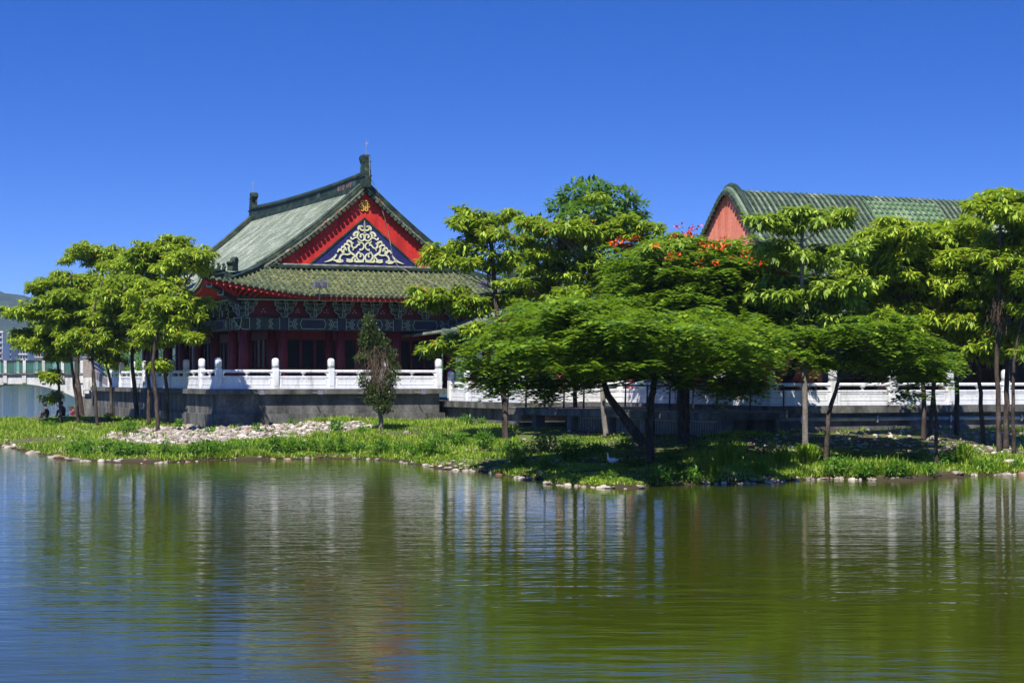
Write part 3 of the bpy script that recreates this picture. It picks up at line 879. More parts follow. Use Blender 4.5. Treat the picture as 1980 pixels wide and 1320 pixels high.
curls = [
 ([(0, 85), (0, 180), (0, 290)], [8, 30, 46]),
 ([(0, 285), (50, 292), (92, 268), (98, 228), (70, 206), (42, 226)], [40, 36, 34, 34, 34, 22]),
 ([(70, 206), (110, 216), (132, 256), (130, 300)], [34, 44, 40, 8]),
 ([(0, 300), (0, 345), (0, 405)], [40, 26, 14]),
 ([(-34, 350), (34, 350)], [18, 18]),
 ([(62, 440), (92, 420), (78, 384), (36, 378), (8, 420), (14, 484), (62, 508), (112, 488), (150, 440), (150, 384), (118, 346)], [44, 36, 30, 30, 30, 30, 30, 30, 34, 40, 40]),
 ([(118, 350), (160, 330), (206, 352), (228, 398), (190, 402)], [46, 46, 46, 44, 20]),
 ([(140, 448), (200, 446), (252, 478), (278, 470), (292, 436)], [30, 30, 32, 40, 24]),
 ([(106, 690), (60, 690), (20, 650), (20, 590), (60, 548), (116, 548), (146, 510)], [48, 32, 28, 28, 28, 34, 12]),
 ([(96, 588), (140, 592), (182, 642), (232, 656), (272, 620), (268, 562)], [40, 36, 32, 34, 36, 44]),
 ([(232, 656), (246, 712)], [34, 14]),
 ([(236, 556), (268, 562), (300, 530), (352, 520), (372, 568)], [24, 46, 50, 44, 14]),
 ([(310, 650), (345, 598), (400, 584), (438, 628)], [26, 46, 46, 14]),
 ([(384, 720), (412, 660), (462, 644), (494, 692)], [24, 44, 46, 14]),
 ([(462, 780), (484, 720), (534, 704), (568, 762)], [24, 44, 46, 14]),
 ([(180, 836), (260, 780), (322, 728), (340, 640)], [46, 44, 44, 40]),
 ([(300, 780), (370, 800), (440, 792), (500, 826), (520, 900), (470, 930)], [40, 36, 36, 36, 40, 46]),
 ([(440, 792), (440, 720), (420, 680)], [34, 34, 16]),
 ([(520, 905), (600, 930), (660, 900), (620, 850), (590, 800)], [36, 36, 40, 40, 26]),
 ([(640, 880), (720, 926), (840, 966)], [60, 40, 6]),
 ([(96, 846), (78, 806), (100, 770), (52, 780), (16, 830), (20, 892), (70, 916), (134, 900), (170, 846), (160, 786), (118, 742)], [40, 30, 26, 28, 30, 30, 32, 32, 34, 34, 22]),
 ([(90, 770), (120, 738), (150, 738)], [22, 26, 10]),
 ([(20, 930), (110, 936), (200, 930), (196, 870)], [40, 44, 44, 20]),
 ([(186, 836), (236, 852), (270, 900), (330, 910), (380, 890)], [34, 34, 40, 50, 24]),
 ([(240, 930), (320, 940), (384, 930)], [34, 46, 26]),
 ([(450, 930), (520, 950), (600, 950)], [40, 46, 26]),
]
mb = MB()
for pts, ws in curls:
    n = len(pts)
    sp = smooth_path([(x, y, w) for (x, y), w in zip(pts, ws)], 5)
    for sg in (1, -1):
        ribbon(mb, [sc(sg*x, y) for x, y, w in sp], [max(4, w)*SX*.84 for x, y, w in sp], lambda u, z, o: (u, vg-o, z), .04, .085)
mb.build('scroll_ornament', M['scroll'], roof, kind='stuff')
# seven-ring emblem
zc = 10.62
for k in range(7):
    cu, cz = (CUC, zc) if k == 0 else (CUC+.19*math.cos(k*math.pi/3), zc+.19*math.sin(k*math.pi/3))
    mb = MB()
    P = [(cu+.068*math.cos(a), cz+.068*math.sin(a)) for a in np.linspace(0, 2*math.pi, 13)[:-1]]
    ribbon(mb, P, .04, lambda u, z, o: (u, vg-o, z), -.02, .06, True)
    mb.build('emblem_ring', M['gold'], roof)
# verge ridges, gable foot ridge, main ridge, hips
ridge_prof = [(-.15, -.12), (.15, -.12), (.15, .16), (.10, .19), (.10, .27), (.06, .33), (-.06, .33), (-.10, .27), (-.10, .19), (-.15, .16)]
for vv in (vg-.04, vgB+.04):
    for sg in (-1, 1):
        mb = MB(); mb.sweep([(CUC+sg*t, vv, zmain(CUC+sg*t)) for t in np.linspace(.05, wgab+.15, 22)], ridge_prof, (0, 1, 0)); mb.build('verge_ridge', M['ridge'], roof)
        if vv < 5:
            mb = MB(); mb.sweep([(CUC+sg*t, vv-.14, zmain(CUC+sg*t)+.02) for t in np.linspace(.05, wgab+.1, 22)], [(-.05, 0), (.05, 0), (.05, .06), (-.05, .06)], (0, 1, 0)); mb.build('verge_strip', M['ridge_worn'], roof)
            mb = MB(); mb.sweep([(CUC+sg*t, vv-.19, zmain(CUC+sg*t)-.005) for t in np.linspace(.05, wgab+.1, 22)], [(-.02, 0), (.02, 0), (.02, .03), (-.02, .03)], (0, 1, 0)); mb.build('verge_edge', M['pale_trim'], roof)
vt = MB()
roll(vt, [(0, .2, .0), (0, -.17, -.03)], (1, 0, 0), .085, .2)
vt_me = vt.mesh('verge_tile'); vt_me.materials.append(M['verge_tile'])
for sg in (-1, 1):
    acc = 0; prev = None; nxt = .25
    for t in np.linspace(0, wgab, 400):
        p = Vector((CUC+sg*t, vg-.1, zmain(CUC+sg*t)-.08))
        if prev is not None:
            acc += (p-prev).length
            if acc > nxt:
                link('verge_tile', vt_me, None, roof, p, (0, sg*.35, 0)); nxt += .235
        prev = p
mb = MB(); mb.sweep([(u, vg-.14, zg+.02) for u in np.linspace(CUC-wgab+.1, CUC+wgab-.1, 12)], [(-.12, -.06), (.12, -.06), (.12, .05), (.05, .1), (-.05, .1), (-.12, .05)], (0, 1, 0)); mb.build('gable_foot_ridge', M['ridge'], roof)
mb = MB(); mb.sweep([(u, vg-.16, zg+.13) for u in np.linspace(CUC-wgab+.15, CUC+wgab-.15, 12)], [(-.05, -.03), (.05, -.03), (.05, .03), (-.05, .03)], (0, 1, 0)); mb.build('gable_foot_trim', M['pale_trim'], roof)
def ridge_z(v): return zr-.05+.16*abs((v-12)/9.5)**2.4
mb = MB(); mb.sweep([(CUC, v, ridge_z(v)) for v in np.linspace(vg-.2, vgB+.2, 26)], [(-.2, -.12), (.2, -.12), (.2, .08), (.12, .12), (.12, .44), (.19, .47), (.19, .56), (.08, .66), (-.08, .66), (-.19, .56), (-.19, .47), (-.12, .44), (-.12, .12), (-.2, .08)], (1, 0, 0))
mb.build('main_ridge', M['ridge'], roof)
mb = MB()
for v0, v1 in ((3.6, 5.0), (5.2, 6.3), (9.0, 9.5)):
    mb.box(CUC-.135, CUC-.115, v0, v1, ridge_z((v0+v1)/2)+.14, ridge_z((v0+v1)/2)+.42)
mb.build('worn_ridge_face', M['ridge_worn'], roof, kind='stuff')
for sgu in (-1, 1):
    for front in (True, False):
        pts = []
        for s in np.linspace(1.0, -.06, 16):
            z = zskirt(s); w = umain(max(z, ze)); v = vF+s*(vg-vF) if front else vB-s*(vB-vgB)
            p = warp(CUC+sgu*(w if s > 0 else half-s*2.6), v, z); pts.append(p+Vector((0, 0, .02+.1*max(0, .35-s))))
        mb = MB(); mb.sweep(pts, [(-.15, -.15), (.15, -.15), (.15, .14), (.09, .2), (.09, .28), (0, .34), (-.09, .28), (-.09, .2), (-.15, .14)], (1, -sgu if front else sgu, 0)); hip = mb.build('hip_ridge', M['ridge'], roof)
        if front:
            # beasts in a row and the scrolled head behind them
            for k, q in enumerate((14, 13, 12, 11)):
                p = pts[q]+Vector((0, 0, .3)); b = MB()
                b.lathe([(.07, -.03), (.085, .05), (.06, .13), (.045, .19), (.06, .235), (.045, .285), (.012, .31)], 8, tuple(p))
                b.tube([p+Vector((0, 0, .22)), p+Vector((sgu*.1, -.07, .24))], [.04, .02], 6)
                b.tube([p+Vector((-sgu*.05, .04, .05)), p+Vector((-sgu*.12, .09, .16)), p+Vector((-sgu*.1, .08, .24))], [.03, .025, .01], 5)
                b.build('ridge_beast', M['ridge'], hip, True)
            p = pts[9]+Vector((0, 0, .25)); b = MB()
            prof = [(-.26, 0), (.24, 0), (.22, .3), (.28, .5), (.14, .62), (-.02, .52), (-.05, .36), (-.2, .42), (-.34, .34), (-.24, .2)]
            dx = Vector((-sgu*.72, .69, 0)); dy = Vector((sgu*.69, .72, 0))
            b.prism(prof, lambda a, z: p+dx*a+dy*.13+Vector((0, 0, z)), lambda a, z: p+dx*a-dy*.13+Vector((0, 0, z)))
            b.build('hip_dragon_head', M['ridge'], hip)
# ridge end dragons
for v0, sg in ((vg-.28, 1), (vgB+.28, -1)):
    b = MB(); zb = ridge_z(vg)-.05
    prof = [(-.3, -.05), (.5, -.05), (.58, .42), (.44, .56), (.32, .74), (.3, .92), (.4, 1.06), (.5, 1.22), (.47, 1.38), (.34, 1.45), (.18, 1.4), (.12, 1.44), (-.1, 1.44), (-.15, 1.36), (-.12, 1.16), (-.19, 1.08), (-.22, .8), (-.27, .7), (-.26, .5), (-.32, .42)]
    b.prism(prof, lambda a, z: (CUC-.14, v0+sg*a, zb+z), lambda a, z: (CUC+.14, v0+sg*a, zb+z))
    cz = zb+1.25; sp = [(v0+sg*(.34+.15*(1-k/26)*math.cos(k*.5)), cz+.15*(1-k/26)*math.sin(k*.5)) for k in range(24)]
    for sx in (-.15, .15): b.tube([(CUC+sx, a, c) for a, c in sp], .035, 5)
    for k in range(5):
        b.tube([(CUC, v0+sg*(.5+.05*k), zb+.45+.1*k), (CUC, v0+sg*(.78-.02*k), zb+.5+.13*k)], [.07, .015], 5)
    b.box(CUC-.18, CUC+.18, v0-.3, v0+.4, zb+.44, zb+.5)
    b.box(CUC-.17, CUC+.17, v0-.2, v0+.12, zb+1.1, zb+1.15)
    dr = b.build('ridge_dragon', M['ridge'], roof)
    b = MB(); b.tube([(CUC, v0, zb+1.4), (CUC, v0, zb+1.95), (CUC, v0, zb+2.15)], [.018, .014, .005], 5)
    for a in (0, 1.57, 3.14, 4.71): b.tube([(CUC, v0, zb+1.9), (CUC+.1*math.cos(a), v0+.1*math.sin(a), zb+2.02)], [.008, .004], 4)
    b.build('lightning_rod', M['steel'], dr)
b = MB()
b.tube([(CUC+.02, vg-.66, 12.8), (CUC+.03, vg-.68, 11.9), (CUC+.5, vg-.55, 11.2), (CUC+.75, vg-.2, 10.6), (CUC+1.1, vg-.12, 9.6), (CUC+1.35, vg-.12, 8.3), (CUC+1.5, vg-.35, 7.9), (CUC+2.2, vg-1.2, 7.35), (CUC+3.3, vg-2.0, 6.85), (CUC+3.6, vg-2.4, 6.6)], .014, 4)
b.build('lightning_cable', M['pale_trim'], roof)

# columns
colm = MB(); colm.lathe([(.27, 0), (.27, .1), (.225, .16), (.218, 1.4), (.21, 2.62)], 14)
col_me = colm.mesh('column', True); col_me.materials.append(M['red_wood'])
fa = [1.8, 3.59, 6.26, 8.93, 11.6, 13.39]
sa = [2.2, 4.0, 7.16, 10.32, 13.48, 16.64, 19.8, 21.8]
for u in fa:
    for v in (sa[0], sa[-1]): link('column', col_me, None, hall, (u, v, ZF))
for v in sa[1:-1]:
    for u in (fa[0], fa[-1]): link('column', col_me, None, hall, (u, v, ZF))
# lintel beams
ZB0, ZB1 = 4.9, 5.46
def bfront(a, z, o): return (a, 2.2-o, z)
def bleft(a, z, o): return (1.8-o, a, z)
def bright(a, z, o): return (13.39+o, a, z)
def bback(a, z, o): return (a, 21.8+o, z)
def bay_paint(mb, mb2, f, a0, a1, small):
    c0, c1 = a0+.21, a1-.21; zl, zh = ZB0+.05, ZB1-.05; zm = (zl+zh)/2; w = .026
    o0, o1 = .17, .217
    def R(pts, cl=False): ribbon(mb, pts, w, f, o0, o1, cl)
    for a in (c0, c1): R([(a, ZB0+.01), (a, ZB1-.01)])
    zz = [(0, zh), (.1, zh-.12), (.0, zm), (.1, zl+.12), (0, zl)]
    L = c1-c0
    if small or L < 1.7:
        for k in (.28, .36):
            R([(c0+k*L*.8+x, z) for x, z in zz]); R([(c1-k*L*.8-x, z) for x, z in zz])
        return
    for k in (.3, .39):
        R([(c0+k-x, z) for x, z in zz]); R([(c1-k+x, z) for x, z in zz])
    R([(c0+.52, zm), (c0+.62, zh-.02), (c1-.62, zh-.02), (c1-.52, zm), (c1-.62, zl+.02), (c0+.62, zl+.02)], True)
    R([(c0, zm-.1), (c0+.12, zm-.1), (c0+.2, zm), (c0+.12, zm+.1), (c0, zm+.1)]); R([(c1, zm-.1), (c1-.12, zm-.1), (c1-.2, zm), (c1-.12, zm+.1), (c1, zm+.1)])
    mb2.prism([(c0+.55, zm), (c0+.64, zh-.05), (c1-.64, zh-.05), (c1-.55, zm), (c1-.64, zl+.05), (c0+.64, zl+.05)], lambda a, z: f(a, z, .15), lambda a, z: f(a, z, .207))
def beam_run(f, stations, name_paint=True):
    for a0, a1 in zip(stations[:-1], stations[1:]):
        mb = MB(); p = [f(a0+.002, ZB0, -.2), f(a1-.002, ZB0, -.2), f(a1-.002, ZB0, .2), f(a0+.002, ZB0, .2)]
        q = [(x, y, ZB1) for x, y, _ in p]; i = len(mb.v); mb.v += p+q
        mb.f += [(i, i+1, i+2, i+3), (i+4, i+5, i+6, i+7), (i, i+1, i+5, i+4), (i+1, i+2, i+6, i+5), (i+2, i+3, i+7, i+6), (i+3, i, i+4, i+7)]
        bm_ = mb.build('lintel_beam', M['beam'], hall)
        if name_paint:
            m1 = MB(); m2 = MB(); bay_paint(m1, m2, f, a0, a1, a1-a0 < 2.2)
            m1.build('painted_lines', M['line'], bm_, kind='stuff')
            if m2.v: m2.build('painted_field', M['beam_blue'], bm_)
beam_run(bfront, fa); beam_run(bleft, sa); beam_run(bright, sa, False); beam_run(bback, fa, False)
for f, st in ((bfront, fa), (bleft, sa)):
    for a in st[1:-1]:
        mb = MB(); mb.prism([(a-.18, ZB0+.03), (a+.18, ZB0+.03), (a+.18, ZB1-.03), (a-.18, ZB1-.03)], lambda x, z: f(x, z, .15), lambda x, z: f(x, z, .212)); mb.build('beam_end_field', M['beam_blue'], hall)
# corner beam ends with pale outline
for f, a in ((bfront, 1.8), (bleft, 2.2)):
    mb = MB(); pl = [(a-.5, ZB1-.04), (a+.2, ZB1-.04), (a+.2, ZB0+.02), (a-.1, ZB0+.02), (a-.2, ZB0+.12), (a-.36, ZB0+.16), (a-.4, ZB0+.3), (a-.5, ZB0+.36)]
    mb.prism(pl, lambda x, z: f(x, z, .05), lambda x, z: f(x, z, .24)); o = mb.build('beam_nose', M['beam'], hall)
    mb = MB(); ribbon(mb, pl, .03, f, .22, .252, True); mb.build('painted_line', M['line'], o)
# red frieze behind the brackets, with dots
for f, st in ((bfront, fa), (bleft, sa), (bright, sa), (bback, fa)):
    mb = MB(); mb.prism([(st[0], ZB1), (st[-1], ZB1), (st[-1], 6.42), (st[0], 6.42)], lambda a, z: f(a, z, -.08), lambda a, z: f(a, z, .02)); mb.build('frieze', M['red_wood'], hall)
    mb = MB(); a0, a1 = st[0]-.62, st[-1]+.62
    mb.prism([(a0, 6.24), (a1, 6.24), (a1, 6.44), (a0, 6.44)], lambda a, z: f(a, z, .45), lambda a, z: f(a, z, .62)); mb.build('eave_purlin', M['beam'], hall)
    mb = MB(); mb.prism([(a0, 6.20), (a1, 6.20), (a1, 6.245), (a0, 6.245)], lambda a, z: f(a, z, .5), lambda a, z: f(a, z, .64)); mb.build('purlin_edge', M['line'], hall)
# bracket sets
def bracket():
    b = MB(); ln = MB()
    def f(a, z, o): return (a, -o, z)
    def piece(pl, o0, o1, lw=.02):
        b.prism(pl, lambda a, z: f(a, z, o0), lambda a, z: f(a, z, o1)); ribbon(ln, pl, lw, f, o1-.02, o1+.008, True)
    piece([(-.12, 0), (.12, 0), (.17, .1), (.17, .16), (-.17, .16), (-.17, .1)], .02, .26)
    piece([(-.2, .16), (.2, .16), (.34, .24), (.38, .34), (-.38, .34), (-.34, .24)], .04, .3)
    for a in (-.3, 0, .3): piece([(a-.06, .34), (a+.06, .34), (a+.08, .42), (a-.08, .42)], .04, .33, .016)
    piece([(-.3, .42), (.3, .42), (.46, .5), (.5, .6), (-.5, .6), (-.46, .5)], .06, .4)
    for a in (-.42, 0, .42): piece([(a-.06, .6), (a+.06, .6), (a+.08, .7), (a-.08, .7)], .08, .5, .016)
    piece([(-.06, .06), (.06, .06), (.06, .3), (-.06, .3)], .2, .5)
    piece([(-.06, .34), (.06, .34), (.06, .58), (-.06, .58)], .3, .58)
    m1 = b.mesh('bracket'); m1.materials.append(M['bracket']); m2 = ln.mesh('painted_lines'); m2.materials.append(M['line'])
    return m1, m2
BR, BRL = bracket()
def put_bracket(loc, rz):
    o = link('bracket', BR, None, hall, loc, (0, 0, rz)); l = link('painted_lines', BRL, None, o); l['kind'] = 'stuff'
dot = MB(); dot.lathe([(.035, 0), (.035, .02), (.015, .03)], 8); dot_me = dot.mesh('frieze_dot'); dot_me.materials.append(M['line'])
def stations(st):
    out = []
    for a0, a1 in zip(st[:-1], st[1:]):
        out.append(a0)
        if a1-a0 > 2.2: out.append((a0+a1)/2)
    return out+[st[-1]]
fs = stations(fa); ss_ = stations(sa)
for a in fs: put_bracket((a, 2.2, ZB1+.02), 0)
for a in ss_[1:]: put_bracket((1.8, a, ZB1+.02), -math.pi/2)
put_bracket((1.8, 2.2, ZB1+.02), -math.pi/4)
for a0, a1 in zip(fs[:-1], fs[1:]):
    for dx, dz in ((0, .36), (-.07, .25), (.07, .25)):
        link('frieze_dot', dot_me, None, hall, ((a0+a1)/2+dx, 2.18, ZB1+dz), (math.pi/2, 0, 0))
# corner beam sticking out under the upturned corner
b = MB(); pA = Vector((1.5, 1.9, 6.3)); pB = warp(uL, vF, ze)+Vector((.35, .35, -.25))
dg = (pB-pA); sdv = Vector((1, -1, 0)).normalized()
for k, (q0, q1, h) in enumerate(((0, .62, .3), (.4, 1.0, .2))):
    p0 = pA.lerp(pB, q0); p1 = pA.lerp(pB, q1)
    b.v += [tuple(p) for p in (p0-sdv*.12, p0+sdv*.12, p1+sdv*.12, p1-sdv*.12)]+[tuple(p+Vector((0, 0, -h))) for p in (p0-sdv*.12, p0+sdv*.12, p1+sdv*.12, p1-sdv*.12)]
    i = len(b.v)-8; b.f += [(i, i+1, i+2, i+3), (i+4, i+5, i+6, i+7), (i, i+1, i+5, i+4), (i+1, i+2, i+6, i+5), (i+2, i+3, i+7, i+6), (i+3, i, i+4, i+7)]
cb = b.build('corner_beam', M['beam_blue'], hall)
b = MB()
for q, h in ((.62, .3), (1.0, .2)):
    p = pA.lerp(pB, q)+dg.normalized()*.01
    pl = [(-.12, 0), (.12, 0), (.12, -h), (-.12, -h)]
    ribbon(b, pl, .035, lambda a, z, o: p+sdv*a+Vector((0, 0, z))+dg.normalized()*o, -.02, .015, True)
b.build('painted_line', M['line'], cb)
# inner walls: panelled screens with dark panes
def screen(f, a0, a1):
    nlv = 4; Lw = (a1-a0)/nlv
    mb = MB()
    def bx_(x0, x1, z0, z1, o0=-.06, o1=.06):
        mb.prism([(x0, z0), (x1, z0), (x1, z1), (x0, z1)], lambda a, z: f(a, z, o0), lambda a, z: f(a, z, o1))
    bx_(a0, a1, ZF+.02, ZF+.16, -.08, .08); bx_(a0, a1, ZF+2.22, ZF+2.62, -.08, .08)
    for k in range(nlv+1): bx_(a0+k*Lw-.06, a0+k*Lw+.06, ZF+.16, ZF+2.22, -.07, .07)
    for k in range(nlv):
        x0, x1 = a0+k*Lw+.06, a0+(k+1)*Lw-.06
        bx_(x0, x1, ZF+.16, ZF+.85, -.03, .03); bx_(x0+.08, x1-.08, ZF+.26, ZF+.75, -.045, .045); bx_(x0, x1, ZF+.85, ZF+.93)
    o = mb.build('door_screen', M['red_wood'], hall)
    for k in range(nlv):
        x0, x1 = a0+k*Lw+.062, a0+(k+1)*Lw-.062
        m = MB(); m.prism([(x0, ZF+.932), (x1, ZF+.932), (x1, ZF+2.218), (x0, ZF+2.218)], lambda a, z: f(a, z, -.012), lambda a, z: f(a, z, .012)); m.build('pane', M['glass_dark'], o)
vi, ui = 3.95, 3.55
for a0, a1 in zip(fa[1:-1][:-1], fa[1:-1][1:]): screen(lambda a, z, o: (a, vi-o, z), a0, a1); 
for k, (a0, a1) in enumerate(zip(sa[1:-1][:-1], sa[1:-1][1:])):
    screen(lambda a, z, o: (ui-o, a, z), a0, a1); screen(lambda a, z, o: (11.64+o, a, z), a0, a1)
for u in fa[1:-1]: link('column', col_me, None, hall, (u, vi, ZF))
for v in sa[2:-1]: link('column', col_me, None, hall, (ui, v, ZF))
mb = MB(); mb.box(2.05, 13.14, 2.45, 21.55, 4.94, 5.0); mb.build('ceiling', M['red_wood'], hall)

# ------------------------------------------------------------------ the right hall with the rounded salmon gable
VR = -6.2; UG = 21.45; UE = 46.0
_s = [0, .25, .5, .8, 1.2, 1.6, 2, 2.5, 3.3, 5, 7, 7.9]; _dz = [0, .05, .19, .45, .84, 1.24, 1.64, 2.1, 2.76, 3.95, 5.15, 5.6]
def zh(s): return 11.05-float(np.interp(abs(s), _s, _dz))
rh = empty('long_hall', S(0, 0, 0), TH)
tag(rh, 'long hall with rounded green tiled roof and salmon gable behind the trees', 'temple')
rroof = empty('roof', (0, 0, 0), 0, rh)
def hall_path(sg, n=30, dz=0.0):
    return [(0, VR-sg*s, zh(s)+dz) for s in np.linspace(0.0, 7.9, n)]
def stepped(sg, u0, u1, s0, s1, n, m, name, raise_=0.0):
    rows = []
    for k in range(n):
        for q, dz in ((k/n, -.03), ((k+1)/n, .015)):
            s = s0+(s1-s0)*q; rows.append([(u0, VR-sg*s, zh(s)-.03+dz+raise_), (u1, VR-sg*s, zh(s)-.03+dz+raise_)])
    return grid_mesh(name, rows, m, rroof)
stepped(1, UG-.1, UE, 0, 7.9, 32, M['tile_hall_pan'], 'front_slope')
stepped(-1, UG-.1, UE, 0, 7.9, 32, M['tile_hall_pan'], 'back_slope')
stepped(1, 28.1, 32.0, .4, 4.6, 17, M['tile_new'], 'replaced_tiles', .012)
stepped(1, 33.2, 35.2, .4, 3.0, 10, M['tile_worn'], 'worn_tiles', .012)
rm = MB(); roll(rm, hall_path(1), (1, 0, 0), .063, .34); roll_me = rm.mesh('tile_row'); roll_me.materials.append(M['tile_hall'])
rb = MB(); roll(rb, hall_path(-1), (1, 0, 0), .082, .34); rollb_me = rb.mesh('back_tile_row'); rollb_me.materials.append(M['tile_hall'])
u = UG+.18; k = 0
while u < UE:
    link('tile_row', roll_me, None, rroof, (u, 0, 0)); link('tile_row', rollb_me, None, rroof, (u, 0, 0)); u += .298
# verge: round ridge, bands, row of tile ends
allp = [(-s, zh(s)) for s in np.linspace(7.9, 0, 26)]+[(s, zh(s)) for s in np.linspace(0, 7.9, 26)][1:]
def verge(uo, dz, prof, m, name):
    mb = MB(); mb.sweep([(uo, VR-s, z+dz) for s, z in allp], prof, (1, 0, 0)); mb.build(name, m, rroof, True)
circ = lambda r: [(r*math.cos(a), r*math.sin(a)) for a in np.linspace(0, 2*math.pi, 9)[:-1]]
verge(UG+.12, .18, circ(.17), M['ridge'], 'verge_ridge')
verge(UG-.04, .07, circ(.11), M['tile_hall'], 'verge_band')
verge(UG-.16, .0, circ(.05), M['verge_tile'], 'verge_edge')
acc = 0; prev = None; nxt = .0
for q in np.linspace(0, 1, 900):
    s = -7.9+15.8*q; p = Vector((UG-.1, VR-s, zh(s)-.09))
    if prev is not None:
        acc += (p-prev).length
        if acc > nxt:
            o = link('verge_tile', vt_me, None, rroof, p, (0, 0, -math.pi/2), (1.2, .62, 1.2)); nxt += .25
    prev = p
# gable wall: salmon above, white below
g = [(s, z-.05) for s, z in allp if z > 5.75]
g = [(g[0][0], 5.72)]+g+[(g[-1][0], 5.72)]
mb = MB(); mb.prism(g, lambda s, z: (UG, VR-s, z), lambda s, z: (UG+.3, VR-s, z)); mb.build('gable_wall', M['pink_wall'], rh)
mb = MB(); mb.box(UG+.03, UG+.28, VR-6.2, VR+6.2, ZL, 5.72); mb.build('side_wall', M['shaded_wood'], rh)
for v0_, v1_, zt_ in ((-1.3, .0, 3.3), (.15, 1.6, 3.3), (-6.0, -4.9, 3.2)):
    mb = MB(); mb.box(UG-.02, UG+.05, v0_, v1_, ZL+.02, zt_); mb.build('white_wall_panel', M['white'], rh)
for vv in (VR-3.0, VR+3.0):
    mb = MB(); mb.box(UG-.02, UG+.3, vv-.45, vv+.45, ZL+.02, 4.4); d = mb.build('side_door', M['red_wood'], rh)
mb = MB(); mb.box(UG+.5, UE, VR-5.0, VR-4.8, ZL, 5.6); mb.build('front_wall', M['shaded_wood'], rh)
mb = MB(); mb.box(UG+.2, UE, VR-6.45, VR-6.1, 4.6, 5.2); mb.build('lintel_beam', M['beam'], rh)
mb = MB(); mb.box(UG+.2, UE, VR-7.6, VR-5.0, 5.25, 5.32); mb.build('soffit', M['red_wood'], rh)
c2 = MB(); c2.lathe([(.27, 0), (.27, .1), (.22, .16), (.21, 2.9)], 14); c2_me = c2.mesh('column', True); c2_me.materials.append(M['shaded_wood'])
for k in range(8): link('column', c2_me, None, rh, (UG+.5+k*3.1, VR-6.3, ZL))
for k in range(8):
    mb = MB(); u0 = UG+.9+k*3.1; mb.box(u0+.3, u0+2.1, VR-5.06, VR-5.0, ZL+.9, 4.3); mb.build('window', M['glass_dark'], rh)

# ------------------------------------------------------------------ the small pavilion between the halls
pv = empty('pavilion', S(0, 0, 0), TH); tag(pv, 'small open pavilion with pale green tiled roof between the two halls', 'pavilion')
UP, HP = 13.7, 3.95
def zp(t): return 4.6+1.5*max(0, 1-t/HP)**1.35
for sg in (-1, 1):
    rows = [[(UP+sg*t, v, zp(t)+.12*max(0, t-2.4)**2*(.3+abs(v-2.2)/3.6*.4)) for v in np.linspace(-1.4, 6, 12)] for t in np.linspace(0, HP, 12)]
    grid_mesh('roof_slope', rows, M['tile_pale'], pv)
    mb = MB()
    for v in np.arange(-1.3, 6, .27):
        path = [(UP+sg*t, v, zp(t)+.03+.12*max(0, t-2.4)**2*(.3+abs(v-2.2)/3.6*.4)) for t in np.linspace(.02, HP, 9)]
        roll(mb, path, (0, 1, 0), .06, .34)
    mb.build('tile_rows', M['tile_pale'], pv, kind='stuff')
    for v in (-1.42, 6.02):
        mb = MB(); mb.sweep([(UP+sg*t, v, zp(t)+.12*max(0, t-2.4)**2*(.3+abs(v-2.2)/3.6*.4)) for t in np.linspace(.05, HP, 12)], [(-.1, -.16), (.1, -.16), (.1, .1), (0, .16), (-.1, .1)], (0, 1, 0)); mb.build('verge_ridge', M['tile_hall'], pv)
mb = MB(); g = [(UP-2.6, 4.5)]+[(UP-t, zp(t)-.05) for t in np.linspace(2.5, 0, 8)]+[(UP+t, zp(t)-.05) for t in np.linspace(0, 2.5, 8)][1:]+[(UP+2.6, 4.5)]
mb.prism(g, lambda a, z: (a, -.5, z), lambda a, z: (a, -.3, z)); mb.build('gable_wall', M['red_wall'], pv)
mb = MB(); mb.box(11.3, 16.1, -.62, -.28, 4.15, 4.55); mb.build('lintel_beam', M['beam'], pv)
mb = MB(); mb.box(11.3, 16.1, 4.2, 4.5, 4.15, 4.55); mb.build('lintel_beam', M['beam'], pv)
mb = MB(); mb.box(11.35, 11.65, -.27, 4.2, 4.15, 4.55); mb.build('lintel_beam', M['beam'], pv)
c3 = MB(); c3.lathe([(.25, 0), (.25, .1), (.2, .15), (.19, 2.4)], 14); c3_me = c3.mesh('column', True); c3_me.materials.append(M['red_wood'])
for u, v in ((11.5, -.45), (15.9, -.45), (11.5, 4.35), (15.9, 4.35), (18.5, -2.5), (18.5, 1.2)): link('column', c3_me, None, pv, (u, v, ZL))
mb = MB(); mb.box(16.2, 21.2, -2.7, 1.4, 4.17, 4.4); mb.build('link_roof', M['tile_hall_pan'], pv)

# ------------------------------------------------------------------ wooden deck, grilles and black railing
ZD = 1.62
dk = empty('wooden_deck', S(0, 0, 0), TH); tag(dk, 'dark weathered deck on posts before the low terrace', 'deck')
e0 = Vector((9.7, -8.3)); e1 = Vector((12.0, -21.8)); e2 = Vector((14.75, -21.8)); e3 = Vector((14.75, -8.3))
nb = 46
for k in range(nb):
    a, b = k/nb, (k+1)/nb-.0012
    p0 = e0.lerp(e1, a); p1 = e0.lerp(e1, b); q0 = e3.lerp(e2, a); q1 = e3.lerp(e2, b)
    mb = MB(); mb.prism([tuple(p0), tuple(p1), tuple(q1), tuple(q0)], lambda x, y: (x, y, ZD-.05), lambda x, y: (x, y, ZD)); mb.build('plank', M['deck'], dk)
for a, b in ((e0, e1), (e1, e2)):
    dr = (b-a).normalized(); nn = Vector((dr.y, -dr.x))*-.0
    mb = MB(); n_ = Vector((-dr.y, dr.x))
    pl = [a+n_*.02, b+n_*.02, b+n_*.16, a+n_*.16]
    mb.prism([tuple(p) for p in pl], lambda x, y: (x, y, ZD-.30), lambda x, y: (x, y, ZD-.055)); mb.build('edge_beam', M['concrete'], dk)
